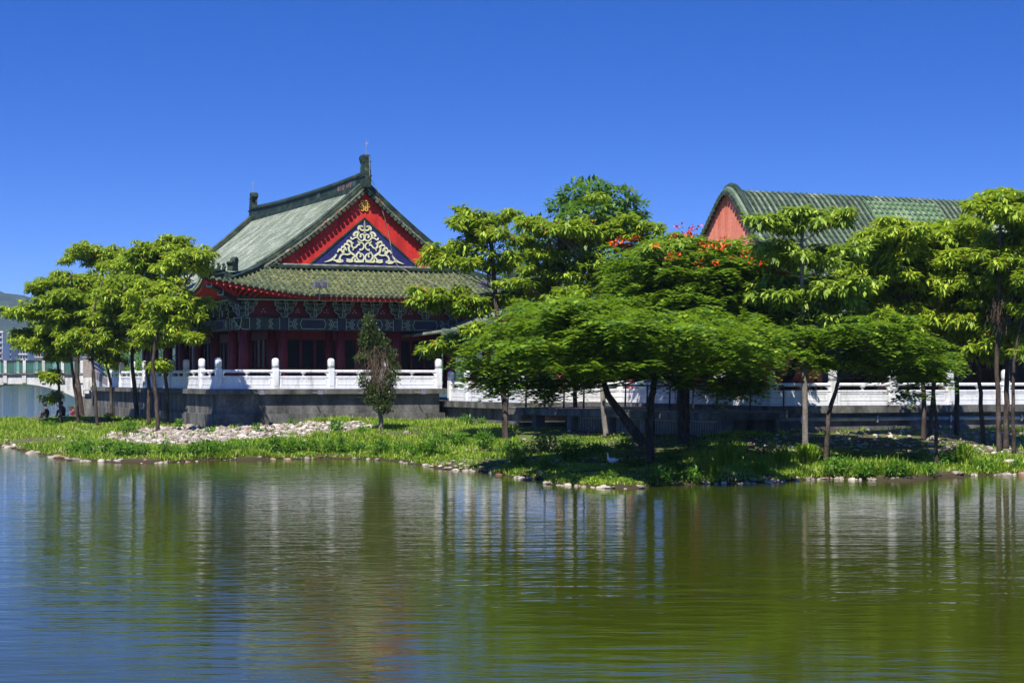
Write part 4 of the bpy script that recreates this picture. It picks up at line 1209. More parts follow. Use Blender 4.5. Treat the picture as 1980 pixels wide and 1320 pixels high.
def along(t, inn=.45): 
    p = e0.lerp(e1, t); dr = (e1-e0).normalized(); n_ = Vector((-dr.y, dr.x)); return p+n_*inn
ppost = MB(); ppost.box(-.2, .2, -.2, .2, .2, ZD-.3); ppm = ppost.mesh('deck_post'); ppm.materials.append(M['concrete'])
for t in (.14, .32, .5, .66, .82, .985): p = along(t); link('deck_post', ppm, None, dk, (p.x, p.y, 0))
bar = MB(); bar.tube([(0, 0, .35), (0, 0, ZD-.3)], .012, 5); bar_me = bar.mesh('grille_bar'); bar_me.materials.append(M['steel'])
for t0, t1 in ((.345, .475), (.525, .635), (.685, .795), (.845, .96)):
    n = 17
    for k in range(n+1):
        p = along(t0+(t1-t0)*k/n); link('grille_bar', bar_me, None, dk, (p.x, p.y, 0))
    for zz in (.4, 1.25):
        a, b = along(t0), along(t1); mb = MB(); mb.tube([(a.x, a.y, zz), (b.x, b.y, zz)], .014, 5); mb.build('grille_rail', M['steel'], dk)
mb = MB(); a, b = along(.05, 2.6), along(1.0, 2.6); mb.prism([(a.x, a.y), (b.x, b.y), (b.x+.2, b.y), (a.x+.2, a.y)], lambda x, y: (x, y, -.2), lambda x, y: (x, y, ZD-.06)); mb.build('back_wall', M['concrete'], dk)
rl = empty('metal_railing', S(0, 0, 0), TH); tag(rl, 'black metal railing with wires along the edge of the wooden deck', 'railing')
ts = np.linspace(.02, .985, 11); tops = []
for t in ts:
    p = along(t, .1); mb = MB(); mb.tube([(p.x-.05, p.y-.05, ZD), (p.x-.02, p.y-.02, ZD+.55), (p.x, p.y, ZD+.86)], [.045, .035, .028], 6); mb.build('post', M['black_metal'], rl); tops.append((p.x, p.y, ZD+.86))
for p in ((13.3, -21.7), (14.65, -21.7)):
    mb = MB(); mb.tube([(p[0], p[1], ZD), (p[0], p[1], ZD+.86)], .032, 6); mb.build('post', M['black_metal'], rl); tops.append((p[0], p[1], ZD+.86))
mb = MB(); mb.tube([(x, y, z+.02) for x, y, z in tops], .035, 6); mb.build('top_rail', M['black_metal'], rl, True)
for h in (.25, .45, .65):
    mb = MB(); mb.tube([(x, y, ZD+h) for x, y, z in tops], .008, 4); mb.build('wire', M['steel'], rl)
# pipe along the right terrace wall
pp = empty('wall_pipe', S(0, 0, 0), TH); tag(pp, 'long grey pipe running along the low terrace wall on the right', 'pipe')
mb = MB(); mb.tube([(15.3, -19.5-.32, 1.28), (24, -19.5-.32, 1.26), (40, -19.82, 1.24)], .075, 10); mb.build('pipe_run', M['pipe'], pp, True)
for u in np.arange(16.5, 40, 3.3):
    mb = MB(); mb.box(u-.03, u+.03, -19.93, -19.58, 1.14, 1.38); mb.build('pipe_clamp', M['steel'], pp)

# ------------------------------------------------------------------ floodlights
def flood_twin(u, label):
    p = warp(u, vF, ze)
    r = empty('floodlight', S(p.x, p.y-.02, p.z-.15), TH); tag(r, label, 'lamp', 'twin floodlights on the eave')
    mb = MB(); mb.tube([(0, 0, -.12), (0, -.25, -.1), (0, -.3, .1), (0, -.3, .48)], .022, 6); mb.build('pole', M['steel'], r)
    for sx in (-1, 1):
        mb = MB(); x = sx*.16
        mb.box(x-.13, x+.13, -.5, -.22, .42, .72, .02, .03)
        for q in np.linspace(-.1, .1, 5): mb.box(x+q-.008, x+q+.008, -.56, -.5, .44, .72)
        mb.build('lamp_head', M['lamp_body'], r)
flood_twin(4.55, 'twin grey floodlights on a pole at the left of the front eave')
flood_twin(12.3, 'twin grey floodlights on the front eave beside the tiered tree')
for u, lab in ((1.75, 'small spotlight on the terrace coping nearest the left corner'), (4.35, 'small spotlight on the terrace coping in the second bay'),
               (6.95, 'small spotlight on the terrace coping behind the dry shrub'), (9.1, 'small spotlight on the terrace coping at the right end')):
    r = empty('spotlight', S(u, -.16, 2.14), TH); tag(r, lab, 'lamp', 'spotlights along the terrace coping')
    mb = MB(); mb.tube([(-.12, 0, 0), (0, -.45, .0), (0, -.62, .02)], .02, 5); mb.build('arm', M['steel'], r)
    mb = MB(); mb.box(-.1, .1, -.8, -.62, -.06, .12, .015, .02); mb.build('lamp_head', M['lamp_body'], r)

# ------------------------------------------------------------------ bridge at the left
BD = 112.0
def bx(px): return (px-990)/FOC*BD
def bz(py): return EYE-(py-HOR)/FOC*BD
br = empty('footbridge', (bx(163), BD, 0)); tag(br, 'pale concrete arched footbridge with green glass railing at the left', 'bridge')
ox = bx(163)
top = bz(724)
bot = [(-1400, 742), (-95, 766), (-60, 756), (-20, 746), (20, 742), (50, 742), (70, 744.5), (90, 748.5), (110, 754), (130, 761), (145, 768), (163, 778)]
pl = [(bx(163)-ox, top), (bx(-1400)-ox, top)]+[(bx(a)-ox, bz(b)) for a, b in bot[1:]]
pl.insert(2, (bx(-1400)-ox, bz(766)))
mb = MB(); mb.prism(pl, lambda x, z: (x, 0, z), lambda x, z: (x, 3.0, z)); mb.build('girder', M['concrete_pale'], br)
mb = MB(); mb.box(bx(-1400)-ox, 0, -.12, 3.12, top, top+.1); mb.build('deck_edge', M['concrete'], br)
M['bridge_glass'], N_, L_, b_ = nt('green_bridge_glass')
b_.inputs['Base Color'].default_value = (.25, .42, .38, 1); b_.inputs['Roughness'].default_value = .06
tr_ = N_.new('ShaderNodeBsdfTransparent'); tr_.inputs['Color'].default_value = (.5, .72, .66, 1)
mx_ = N_.new('ShaderNodeMixShader'); mx_.inputs[0].default_value = .14
L_.new(tr_.outputs[0], mx_.inputs[1]); L_.new(b_.outputs[0], mx_.inputs[2]); L_.new(mx_.outputs[0], N_['Material Output'].inputs['Surface'])
pm = MB(); pm.box(-.09, .09, -.07, .07, top-.0+.1, bz(696.5)); pm.box(-.12, .12, -.14, .0, bz(740), top+.1); pm_me = pm.mesh('rail_post'); pm_me.materials.append(M['concrete_pale'])
mm = MB(); mm.box(-.02, .02, -.02, .02, top+.1, bz(699)); mm_me = mm.mesh('mullion'); mm_me.materials.append(M['steel'])
gm = MB(); gm.box(.1, 1.05, -.012, .012, top+.14, bz(699.5)); gm_me = gm.mesh('glass_panel'); gm_me.materials.append(M['bridge_glass'])
for side in (.06, 2.94):
    for k in range(16):
        x = bx(158-37*k)-ox
        link('rail_post', pm_me, None, br, (x, side, 0)); 
        if side < 1: link('mullion', mm_me, None, br, (x+.58, side, 0))
        link('glass_panel', gm_me, None, br, (x, side, 0)) if k else None
    mb = MB(); mb.box(bx(-450)-ox, 0, side-.05, side+.05, bz(699), bz(696)); mb.build('hand_rail', M['black_metal'], br)
mb = MB(); mb.box(-.02, .5, -.25, 3.2, bz(766), bz(728)); mb.build('pier_shaft', M['concrete_pale'], br)
mb = MB(); mb.box(-.02, .5, -.27, 3.22, bz(728), bz(692)); mb.box(-.06, .54, -.31, 3.26, bz(692), bz(689)); mb.build('pier_head', M['stone_brown'], br)
mb = MB(); mb.box(-.1, .58, -.4, 3.3, -.3, bz(766)); mb.build('pier_base', M['concrete'], br)
rp = S(.1, 23.4, 0); rx, ry = rp.x-ox, rp.y-BD
mb = MB()
def slope_piece(o0, z0a, z0b, z1a, z1b, m, nm, wd=.25):
    mb = MB(); a = Vector((.5, o0)); b = Vector((rx, ry+o0*.6)); n_ = Vector((.15, wd))
    i = 0; mb.v += [(a.x, a.y, z0a), (b.x, b.y, z0b), (b.x+n_.x, b.y+n_.y, z0b), (a.x+n_.x, a.y+n_.y, z0a), (a.x, a.y, z1a), (b.x, b.y, z1b), (b.x+n_.x, b.y+n_.y, z1b), (a.x+n_.x, a.y+n_.y, z1a)]
    mb.f += [(0, 1, 2, 3), (4, 5, 6, 7), (0, 1, 5, 4), (1, 2, 6, 5), (2, 3, 7, 6), (3, 0, 4, 7)]
    mb.build(nm, m, br)
slope_piece(0, 2.35, 2.0, 2.85, 2.35, M['concrete_pale'], 'ramp_girder', 2.2)
slope_piece(-.05, 2.86, 2.36, 3.35, 2.7, M['stone_brown'], 'ramp_parapet')
for h in (.25, .5):
    mb = MB(); mb.tube([(.5, .05, 3.35+h), (rx, ry, 2.7+h)], .03, 6); mb.build('ramp_handrail', M['steel'], br)
lr = empty('pier_lamp', (bx(171.5), BD-.42, bz(761))); tag(lr, 'small square lamp fixed low on the bridge pier', 'lamp')
mb = MB(); mb.box(-.2, .2, -.16, .14, -.02, .22); mb.build('lamp_body', M['black_metal'], lr)
mb = MB(); mb.box(-.16, .16, -.19, -.16, .02, .19); mb.build('lamp_glass', M['concrete_pale'], lr)

# ------------------------------------------------------------------ trees
def trunk_tubes(mb, path, r0, r1, n=8):
    P = smooth_path([tuple(p) for p in path], 4); m = len(P)
    P = [(p[0]+random.uniform(-.02, .02), p[1]+random.uniform(-.02, .02), p[2]) for p in P]
    mb.tube(P, [r0*1.25 if k == 0 else r0+(r1-r0)*k/(m-1) for k in range(m)], n)
    return P

def tree(name, label, group, base, tops, clumps, kind='palmate', r0=.16, leaf='leaf_bright', bark='bark', d=None, dens=None, spread=.9, deep=(), L0=None, airy=False):
    """base: (px, py) of the foot; tops: further trunk pixels; clumps: (px, py, rx, ry[, depth offset m]) in photo pixels at the tree's distance"""
    if d is None:
        f = hit(*base); d = f.y
    else:
        f = Vector(((base[0]-990)/FOC*d, d, 0)); f.z = float(ground_z(f.x, f.y))
    root = empty(name, f); tag(root, label, 'tree', group)
    path = [Vector((0, 0, -.15))]+[W(a, b, d)-f for a, b in tops]
    mb = MB(); r0 *= .62; P = trunk_tubes(mb, path, r0, r0*.4)
    parts = []
    for c in clumps:
        px, py, rx, ry = c[:4]; sc_ = d/FOC
        wx, wz = rx*sc_, ry*sc_
        wy = min(max(wx*.85, .5), 2.2)
        dy = c[4] if len(c) > 4 else random.uniform(-1, 1)*spread
        dd = d+dy
        cc = W(px, py, dd)-f
        # branch
        zs = cc.z-min(1.6, abs(cc.x-P[-1][0])*.55+.25)
        q = min(range(len(P)), key=lambda i: abs(P[i][2]-zs)); q = max(q, int(.62*len(P))) if kind == 'feather' else q; st = Vector(P[q])
        md = st.lerp(cc, .55)+Vector((0, 0, -.08))
        rb = max(.018, r0*.28*(1-q/len(P)*.6))
        if (cc-st).length > .25: mb.tube([st, md, cc+Vector((0, 0, -wz*.1))], [rb, rb*.7, rb*.35], 5, False)
        if kind == 'palmate':
            parts.append(clump_palmate(cc, wx*1.1, wy*1.1, wz*(1.35 if airy else 1.7), dens or 13))
            if airy and random.random() < .6: continue
            sg_ = random.choice((-1, 1))
            parts.append(clump_palmate(cc+Vector((random.uniform(-.35, .35)*wx, sg_*random.uniform(.9, 1.5)*wy, random.uniform(-.15, .15)*wz)), wx*.9, wy, wz*1.6, (dens or 13)*.65))
            for _q in range(3):
                an_ = random.uniform(0, 6.28); k_s = random.uniform(.28, .55)
                c3_ = cc+Vector((math.cos(an_)*wx*random.uniform(.9, 1.35), math.sin(an_)*wy*1.1, random.uniform(-1.1, 1.2)*wz))
                parts.append(clump_palmate(c3_, max(.25, wx*k_s), max(.25, wy*k_s), wz*random.uniform(.8, 1.4), dens or 13))
                if rb > .02: mb.tube([cc, c3_+Vector((0, 0, -.05))], [rb*.4, .008], 4, False)
        elif kind == 'feather': parts.append(clump_feather(cc, wx, max(wy, wx*.8), wz, dens or 9, L0 or .7))
        for q_ in (deep if kind == 'feather' and len(c) < 5 and rx >= 42 else ()) if not (len(deep) == 3 and deep[0] > 0 and py > 690) else ():  # extra crown clumps nearer and farther, added for the shade they cast
            c2_ = W(px+random.uniform(-.4, .4)*rx, py+random.uniform(-.2, .35)*ry, dd+q_)-f
            parts.append(clump_feather(c2_, wx, max(wy, wx*.8), wz, (dens or 9)*.55, L0 or .72))
        if kind == 'fine': parts.append(clump_fine(cc, wx, max(wy, wx*.8), wz, (dens or 120)*1.9, L0 or .22, (L0 or .22)*.42))
    mb.build('trunk', M[bark], root, True)
    link('crown', crown_mesh('crown', parts), M[leaf], root)
    return root, f, d

def twigs(root, f, px, py, w, h, d, n=90, name='dry_vine', m='dry_twig', r=.012):
    mb = MB(); c = W(px, py, d)-f; sx = w*d/FOC; sz = h*d/FOC
    for k in range(n):
        a = c+Vector((random.gauss(0, .45)*sx, random.gauss(0, .4)*sx, random.uniform(-.2, 1)*sz))
        L = random.uniform(.5, 1.3)*sz
        b = a+Vector((random.gauss(0, .3)*sx, random.gauss(0, .3)*sx, -L*.5)); e = b+Vector((random.gauss(0, .2)*sx, random.gauss(0, .2)*sx, -L*.5))
        mb.tube([a, b, e], [r, r, r*.6], 3, False)
    mb.build(name, M[m], root, kind='stuff')

GL = 'slender tiered trees at the left end of the terrace'
tree('tiered_tree', 'leftmost slender tree, over the water side of the fishing spot', GL, (118, 818), [(115, 750), (112, 690), (110, 620)],
     [(60, 662, 32, 12), (40, 645, 14, 7), (100, 667, 38, 15), (110, 687, 18, 8), (50, 603, 30, 10), (92, 607, 34, 12), (112, 638, 36, 14), (98, 727, 12, 8), (100, 765, 8, 5)], r0=.13)
tree('tiered_tree', 'second slender tree from the left, trunk bent above the anglers', GL, (152, 819), [(146, 760), (138, 700), (135, 640), (132, 570), (136, 532)],
     [(88, 551, 26, 11), (136, 541, 20, 12), (150, 562, 38, 14), (70, 556, 10, 7), (120, 572, 30, 10), (152, 603, 42, 15), (150, 640, 42, 18), (150, 672, 38, 14), (105, 598, 28, 9)], r0=.14)
tree('tiered_tree', 'thick leaning trunk beside the bridge pier', GL, (162, 806), [(153, 760), (148, 700), (165, 640), (190, 560), (205, 505)],
     [(172, 492, 34, 14), (150, 487, 14, 9), (205, 508, 34, 17), (190, 547, 42, 16), (200, 582, 42, 15), (180, 625, 34, 14), (228, 498, 26, 14)], r0=.26, d=104)
tree('tiered_tree', 'straight slim tree standing in front of the ramp', GL, (188, 823), [(184, 750), (178, 680), (182, 600), (200, 540)],
     [(215, 632, 38, 16), (196, 662, 34, 15), (240, 555, 44, 15), (160, 655, 30, 12), (232, 590, 34, 14), (205, 612, 30, 12)], r0=.13)
tree('tiered_tree', 'tree right against the far left end of the balustrade', GL, (216, 800), [(214, 740), (206, 690), (214, 620), (240, 520)],
     [(252, 520, 42, 18), (235, 672, 26, 12), (210, 694, 17, 12), (245, 615, 32, 13), (214, 570, 28, 11), (225, 700, 14, 10)], r0=.15, d=98)
tree('tiered_tree', 'tall tree whose crown tops the left grove below the roof end', GL, (266, 812), [(260, 750), (256, 690), (270, 600), (290, 520), (320, 480)],
     [(292, 490, 38, 17), (344, 469, 20, 10), (360, 480, 10, 7), (300, 517, 48, 20), (330, 488, 22, 12), (270, 545, 36, 14), (265, 642, 34, 14), (270, 490, 18, 10)], r0=.19)
tree('tiered_tree', 'tree with a forked foot near the middle of the left balustrade', GL, (287, 822), [(288, 750), (285, 690), (300, 610), (340, 540), (355, 510)],
     [(345, 512, 36, 18), (292, 562, 36, 15), (280, 610, 34, 14), (310, 642, 40, 10), (290, 662, 24, 9), (330, 560, 24, 12)], r0=.16)
tree('tiered_tree', 'tree closest to the water among the left grove trunks', GL, (306, 836), [(302, 770), (296, 700), (312, 620), (350, 560), (378, 520)],
     [(380, 497, 22, 15), (352, 582, 28, 13), (378, 600, 20, 18), (330, 622, 28, 13), (318, 590, 22, 11), (385, 520, 16, 12)], r0=.15)
tree('tiered_tree', 'rightmost dark trunk of the left grove, before the corner bay', GL, (324, 822), [(323, 760), (318, 680), (330, 600)],
     [(342, 650, 28, 10), (315, 648, 22, 9), (372, 625, 16, 16), (360, 610, 18, 11), (312, 705, 12, 6), (378, 655, 12, 7)], r0=.17)

GM = 'tiered trees before and beside the halls'
r_, f_, d_ = tree('tiered_tree', 'tall tiered tree crossing the right end of the red gabled hall', GM, (979, 852), [(975, 780), (968, 680), (958, 560), (950, 470), (945, 440)],
     [(905, 424, 28, 15), (958, 424, 26, 12), (990, 413, 16, 10), (932, 440, 38, 15), (918, 458, 30, 10), (955, 455, 20, 10), (890, 432, 12, 8),
      (852, 480, 26, 11), (893, 487, 22, 13), (880, 507, 40, 12), (840, 503, 18, 9), (930, 512, 34, 11), (975, 492, 26, 14), (985, 510, 24, 10),
      (846, 572, 34, 11), (812, 584, 18, 8), (880, 588, 40, 11), (900, 578, 30, 10), (945, 582, 30, 12), (985, 573, 30, 14), (1012, 588, 22, 11), (905, 598, 26, 8),
      (848, 666, 30, 10), (830, 675, 16, 7), (888, 652, 26, 9), (920, 640, 22, 8), (878, 672, 22, 9)], r0=.2, spread=1.1, airy=True, dens=11)
twigs(r_, f_, 948, 490, 9, 55, d_, 46)
r_, f_, d_ = tree('tiered_tree', 'tiered tree with pale stem rising above the flame tree centre', GM, (1172, 862), [(1165, 760), (1160, 650), (1155, 540), (1152, 450), (1150, 400)],
     [(1150, 384, 20, 10), (1112, 441, 40, 14), (1165, 430, 34, 16), (1215, 427, 36, 13), (1255, 440, 24, 9), (1060, 440, 32, 12), (1130, 462, 36, 13), (1186, 455, 30, 11), (1232, 455, 24, 9),
      (1072, 492, 22, 9), (1076, 515, 36, 11), (1138, 512, 38, 12), (1190, 522, 32, 10), (1050, 546, 22, 10), (1100, 537, 30, 10), (1160, 535, 24, 9), (1205, 508, 18, 8),
      (1020, 432, 20, 9), (1040, 490, 22, 9), (1010, 470, 30, 14), (1035, 520, 34, 14), (1000, 545, 30, 12), (1110, 565, 40, 12), (1060, 572, 36, 11), (1180, 560, 34, 11), (1215, 480, 30, 12)], r0=.17, leaf='leaf_bright', d=67, bark='bark_pale', airy=True, dens=11)
twigs(r_, f_, 1086, 475, 30, 26, d_, 170)
tree('tiered_tree', 'slim tiered tree poking through the crown of flowers', GM, (1330, 870), [(1330, 780), (1325, 650), (1320, 520), (1315, 480)],
     [(1262, 482, 26, 9), (1300, 472, 24, 9), (1318, 480, 18, 8), (1402, 472, 26, 8), (1436, 482, 24, 8), (1360, 492, 18, 7)], r0=.12, leaf='leaf_mid', d=60, airy=True, dens=11)
tree('tiered_tree', 'tiered tree with grey stem in front of the right hall roof', GM, (1556, 862), [(1556, 760), (1554, 640), (1552, 540), (1551, 450), (1551, 425)],
     [(1490, 431, 26, 9), (1468, 425, 10, 6), (1530, 438, 18, 8), (1560, 424, 28, 12), (1600, 424, 24, 9), (1632, 411, 14, 7),
      (1502, 478, 32, 12), (1480, 492, 18, 9), (1545, 490, 22, 9), (1590, 490, 28, 11), (1640, 480, 28, 12), (1668, 469, 16, 8), (1602, 507, 30, 10), (1522, 500, 22, 9), (1636, 500, 22, 9),
      (1495, 545, 34, 15), (1478, 566, 24, 10), (1550, 566, 22, 9), (1602, 560, 32, 15), (1648, 550, 28, 13), (1522, 578, 26, 9), (1624, 578, 22, 9), (1570, 585, 18, 8),
      (1590, 611, 28, 8), (1622, 622, 14, 10), (1530, 627, 18, 7)], r0=.16, leaf='leaf_mid', bark='bark_pale', d=57, spread=.8, airy=True, dens=11)
GR = 'trees of the dense grove at the right edge'
r_, f_, d_ = tree('tiered_tree', 'broad bushy tree at the left of the right grove', GR, (1786, 880), [(1786, 800), (1783, 700), (1775, 600), (1765, 500), (1770, 450)],
     [(1690, 456, 20, 11), (1700, 452, 18, 9), (1742, 446, 42, 15), (1790, 452, 40, 15), (1700, 492, 32, 13), (1760, 490, 48, 18), (1690, 531, 36, 14), (1740, 532, 42, 18), (1780, 580, 46, 20), (1720, 560, 30, 14), (1740, 470, 30, 12), (1768, 622, 32, 14), (1670, 560, 30, 14), (1690, 590, 34, 14), (1730, 600, 34, 14), (1650, 520, 24, 12), (1745, 645, 34, 14), (1720, 480, 34, 12)],
     r0=.15, spread=1.3, d=63)
twigs(r_, f_, 1754, 575, 26, 34, d_, 170)
tree('tiered_tree', 'middle tree of the right grove with the fullest crown', GR, (1800, 886), [(1800, 800), (1812, 700), (1830, 600), (1840, 480)],
     [(1840, 441, 40, 16), (1832, 490, 46, 18), (1800, 540, 46, 18), (1852, 590, 44, 18), (1830, 622, 38, 14), (1860, 540, 36, 16), (1815, 460, 30, 12), (1862, 666, 22, 8), (1800, 600, 30, 14), (1790, 510, 40, 16), (1830, 560, 44, 16), (1850, 640, 40, 14), (1880, 470, 30, 12), (1810, 650, 36, 12)], r0=.13, d=64, spread=1.3)
tree('tiered_tree', 'tree with a bent reddish trunk in the right grove', GR, (1902, 850), [(1897, 780), (1892, 700), (1888, 600), (1885, 480)],
     [(1886, 452, 36, 15), (1890, 500, 44, 16), (1872, 542, 42, 16), (1892, 640, 36, 10), (1898, 682, 32, 8), (1920, 580, 42, 16), (1905, 520, 30, 12), (1890, 600, 34, 14), (1860, 500, 34, 14), (1910, 550, 40, 16), (1950, 600, 34, 16), (1870, 620, 36, 12)], r0=.14, d=62, spread=1.2)
r_, f_, d_ = tree('tiered_tree', 'tall tree whose umbrella tuft tops the right edge', GR, (1932, 868), [(1930, 780), (1928, 680), (1932, 560), (1935, 440), (1932, 395)],
     [(1912, 385, 26, 10), (1945, 388, 30, 10), (1930, 378, 24, 8), (1940, 416, 36, 13), (1976, 432, 20, 11), (1936, 462, 36, 14), (1952, 502, 38, 16), (1942, 546, 40, 18), (1922, 666, 30, 8), (1940, 640, 30, 10), (1960, 470, 24, 12)], r0=.15, d=59, spread=1.1)
twigs(r_, f_, 1936, 605, 22, 36, d_, 120)
tree('tiered_tree', 'thicker pair of trunks near the right edge', GR, (1946, 868), [(1946, 780), (1950, 680), (1965, 560), (1985, 440)],
     [(1972, 600, 26, 22), (1985, 540, 30, 20), (1990, 480, 26, 16), (1975, 640, 20, 14), (2005, 430, 30, 14)], r0=.17, d=60)
tree('tiered_tree', 'rightmost thin trunk at the right edge', GR, (1960, 866), [(1959, 780), (1962, 700), (1975, 620), (2000, 540)],
     [(2010, 520, 34, 20), (2005, 600, 30, 18), (1985, 680, 18, 9), (2030, 470, 30, 16)], r0=.11, d=58)

tree('tiered_tree', 'tree just beyond the right edge, its leaves reaching into the picture', GR, (2060, 872), [(2058, 780), (2050, 680), (2045, 560), (2040, 440)],
     [(2040, 430, 40, 16), (2070, 470, 44, 18), (2030, 520, 44, 18), (2080, 560, 44, 18), (2040, 620, 44, 18), (2000, 570, 30, 16), (2090, 640, 30, 14)], r0=.15, d=61)
GF = 'feathery flame trees on the bank'
f1 = [(935, 705, 28, 16), (1010, 736, 36, 18), (1110, 732, 38, 15), (1362, 742, 34, 18), (1450, 742, 34, 16), (1482, 715, 28, 16), (1405, 735, 30, 20), (970, 752, 26, 12), (1040, 760, 22, 10), (945, 738, 22, 12), (1395, 758, 24, 10), (1440, 762, 20, 9), (1070, 770, 12, 7), (960, 722, 34, 18), (1000, 742, 28, 12), (1085, 738, 34, 13), (1095, 752, 22, 9), (1430, 740, 38, 18), (1380, 724, 34, 14), (1335, 736, 28, 11), (1060, 598, 50, 18), (1140, 596, 60, 18), (1000, 655, 62, 34), (955, 690, 40, 26), (1080, 622, 72, 32), (1060, 670, 70, 34), (1165, 620, 74, 32), (1150, 665, 80, 36), (1245, 640, 72, 34), (1240, 690, 66, 32), (1330, 632, 74, 36), (1330, 680, 66, 34), (1410, 640, 66, 36), (1405, 690, 60, 32),
      (1455, 668, 42, 34), (1000, 715, 34, 18), (1070, 708, 50, 20), (1150, 712, 50, 20), (1440, 715, 34, 20), (930, 665, 24, 16), (985, 622, 30, 16), (1040, 735, 24, 12), (1300, 718, 40, 16), (1120, 640, 70, 34, -2.0), (1200, 660, 70, 34, -2.2), (1290, 660, 70, 34, -2.0), (1030, 690, 60, 28, -1.8), (1380, 660, 60, 30, -1.8), (1180, 690, 60, 28, -3.0)]
r_, f_, d_ = tree('flame_tree', 'broad feathery tree spreading low over the deck and shading the bank', GF, (1258, 860), [(1258, 800), (1264, 745), (1268, 710), (1262, 660)], f1, 'feather', .2, 'leaf_feather', spread=1.6, deep=(-3.5, -6.5, 4.0), d=54)
mb = MB(); fb = f_
mb.tube([W(1244, 858, d_)-fb, W(1205, 805, d_)-fb, W(1176, 765, d_)-fb, W(1160, 715, d_)-fb], [.15, .12, .1, .05], 8, False); mb.build('leaning_stem', M['bark'], r_, True)
tree('flame_tree', 'feathery tree added to shade the balustrade, mostly hidden behind the broad low one', GF, (1112, 790), [(1112, 740), (1110, 700), (1110, 660)],  # invented tree, placed here to cast shade on the low balustrade
     [(1040, 655, 50, 24), (1100, 640, 56, 26), (1160, 650, 50, 24), (1020, 690, 40, 20), (1090, 690, 50, 20), (1170, 690, 46, 20), (1210, 670, 40, 20), (1130, 620, 44, 20)], 'feather', .16, 'leaf_feather', d=73.0, spread=1.6)
f2 = [(1235, 498, 52, 32), (1300, 478, 60, 30), (1370, 495, 62, 30), (1440, 515, 60, 30), (1505, 532, 56, 30), (1280, 540, 76, 38), (1370, 552, 80, 40), (1460, 572, 66, 38), (1215, 548, 46, 38), (1575, 540, 36, 22), (1560, 585, 40, 26), (1330, 458, 34, 14), (1420, 487, 44, 20),
      (1250, 590, 62, 32), (1330, 600, 66, 32), (1410, 612, 60, 32), (1490, 612, 54, 32), (1240, 640, 60, 32), (1320, 650, 60, 32), (1400, 655, 60, 32), (1480, 660, 50, 32), (1220, 680, 44, 22), (1300, 700, 44, 22), (1390, 705, 44, 24), (1460, 700, 40, 24), (1430, 730, 34, 16), (1340, 520, 70, 34, -2.4), (1420, 545, 66, 34, -2.4), (1260, 520, 60, 34, -2.2), (1480, 600, 50, 32, -2.2), (1340, 580, 70, 34, -2.8), (1270, 570, 60, 34, -2.6), (1410, 590, 60, 32, -2.6), (1530, 560, 50, 28, -2)]
r_, f_, d_ = tree('flame_tree', 'tall feathery flame tree dotted with red flowers before the salmon gable', GF, (1320, 850), [(1318, 780), (1320, 700), (1330, 600), (1350, 520)], f2, 'feather', .3, 'leaf_feather', d=61, dens=8, spread=1.6, L0=.8, deep=(4.5, 9.0, 13.0))
fl = []
for (px, py, n) in [(1205, 468, 14), (1186, 470, 6), (1305, 496, 12), (1296, 503, 6), (1365, 479, 14), (1392, 478, 14), (1340, 446, 9), (1310, 440, 6), (1334, 452, 8), (1467, 503, 22), (1478, 508, 12), (1440, 494, 9), (1452, 512, 6), (1500, 516, 8), (1545, 505, 12), (1578, 499, 8), (1600, 509, 7), (1384, 511, 5), (1349, 510, 5), (1302, 458, 5), (1577, 532, 4), (1616, 536, 4), (1420, 503, 4), (1512, 528, 4), (1230, 462, 5), (1400, 462, 4), (1270, 476, 5)]:
    n = int(n*2.2); c = W(px, py, d_-2.9)-f_
    P = rng.normal(0, 1, (n, 3))*np.array([.06+.003*n, .1, .035+.0018*n])+np.array(c)
    D = rng.normal(0, 1, (n, 3))+np.array([0, -.3, .5])
    v, ff = leaf_quads(P, D, rng.uniform(.08, .15, n), rng.uniform(.06, .1, n), .2)
    link('flower_cluster', np_mesh('flower_cluster', v, ff), M['flower'], r_)['kind'] = 'stuff'
f3 = [(1535, 645, 46, 26), (1600, 655, 56, 30), (1660, 640, 56, 30), (1720, 640, 50, 28), (1765, 675, 46, 26), (1790, 702, 42, 22), (1610, 695, 50, 24), (1690, 690, 52, 26), (1545, 690, 40, 22), (1740, 715, 44, 18), (1500, 670, 26, 18), (1820, 708, 22, 14), (1700, 615, 36, 16)]
tree('flame_tree', 'lower feathery tree on a curved dark trunk right of the deck', GF, (1596, 855), [(1603, 800), (1616, 755), (1630, 710), (1640, 670)], f3, 'feather', .13, 'leaf_feather', spread=1.2, deep=(3.0, 5.6), d=53.5)
f4 = [(1790, 730, 26, 14), (1800, 700, 32, 18), (1770, 765, 20, 8), (1760, 740, 22, 12)]
tree('flame_tree', 'feathery sapling with thin stems before the long white balustrade', GF, (1810, 880), [(1811, 820), (1806, 760), (1800, 720)], f4, 'feather', .1, 'leaf_feather', spread=.8, d=54)

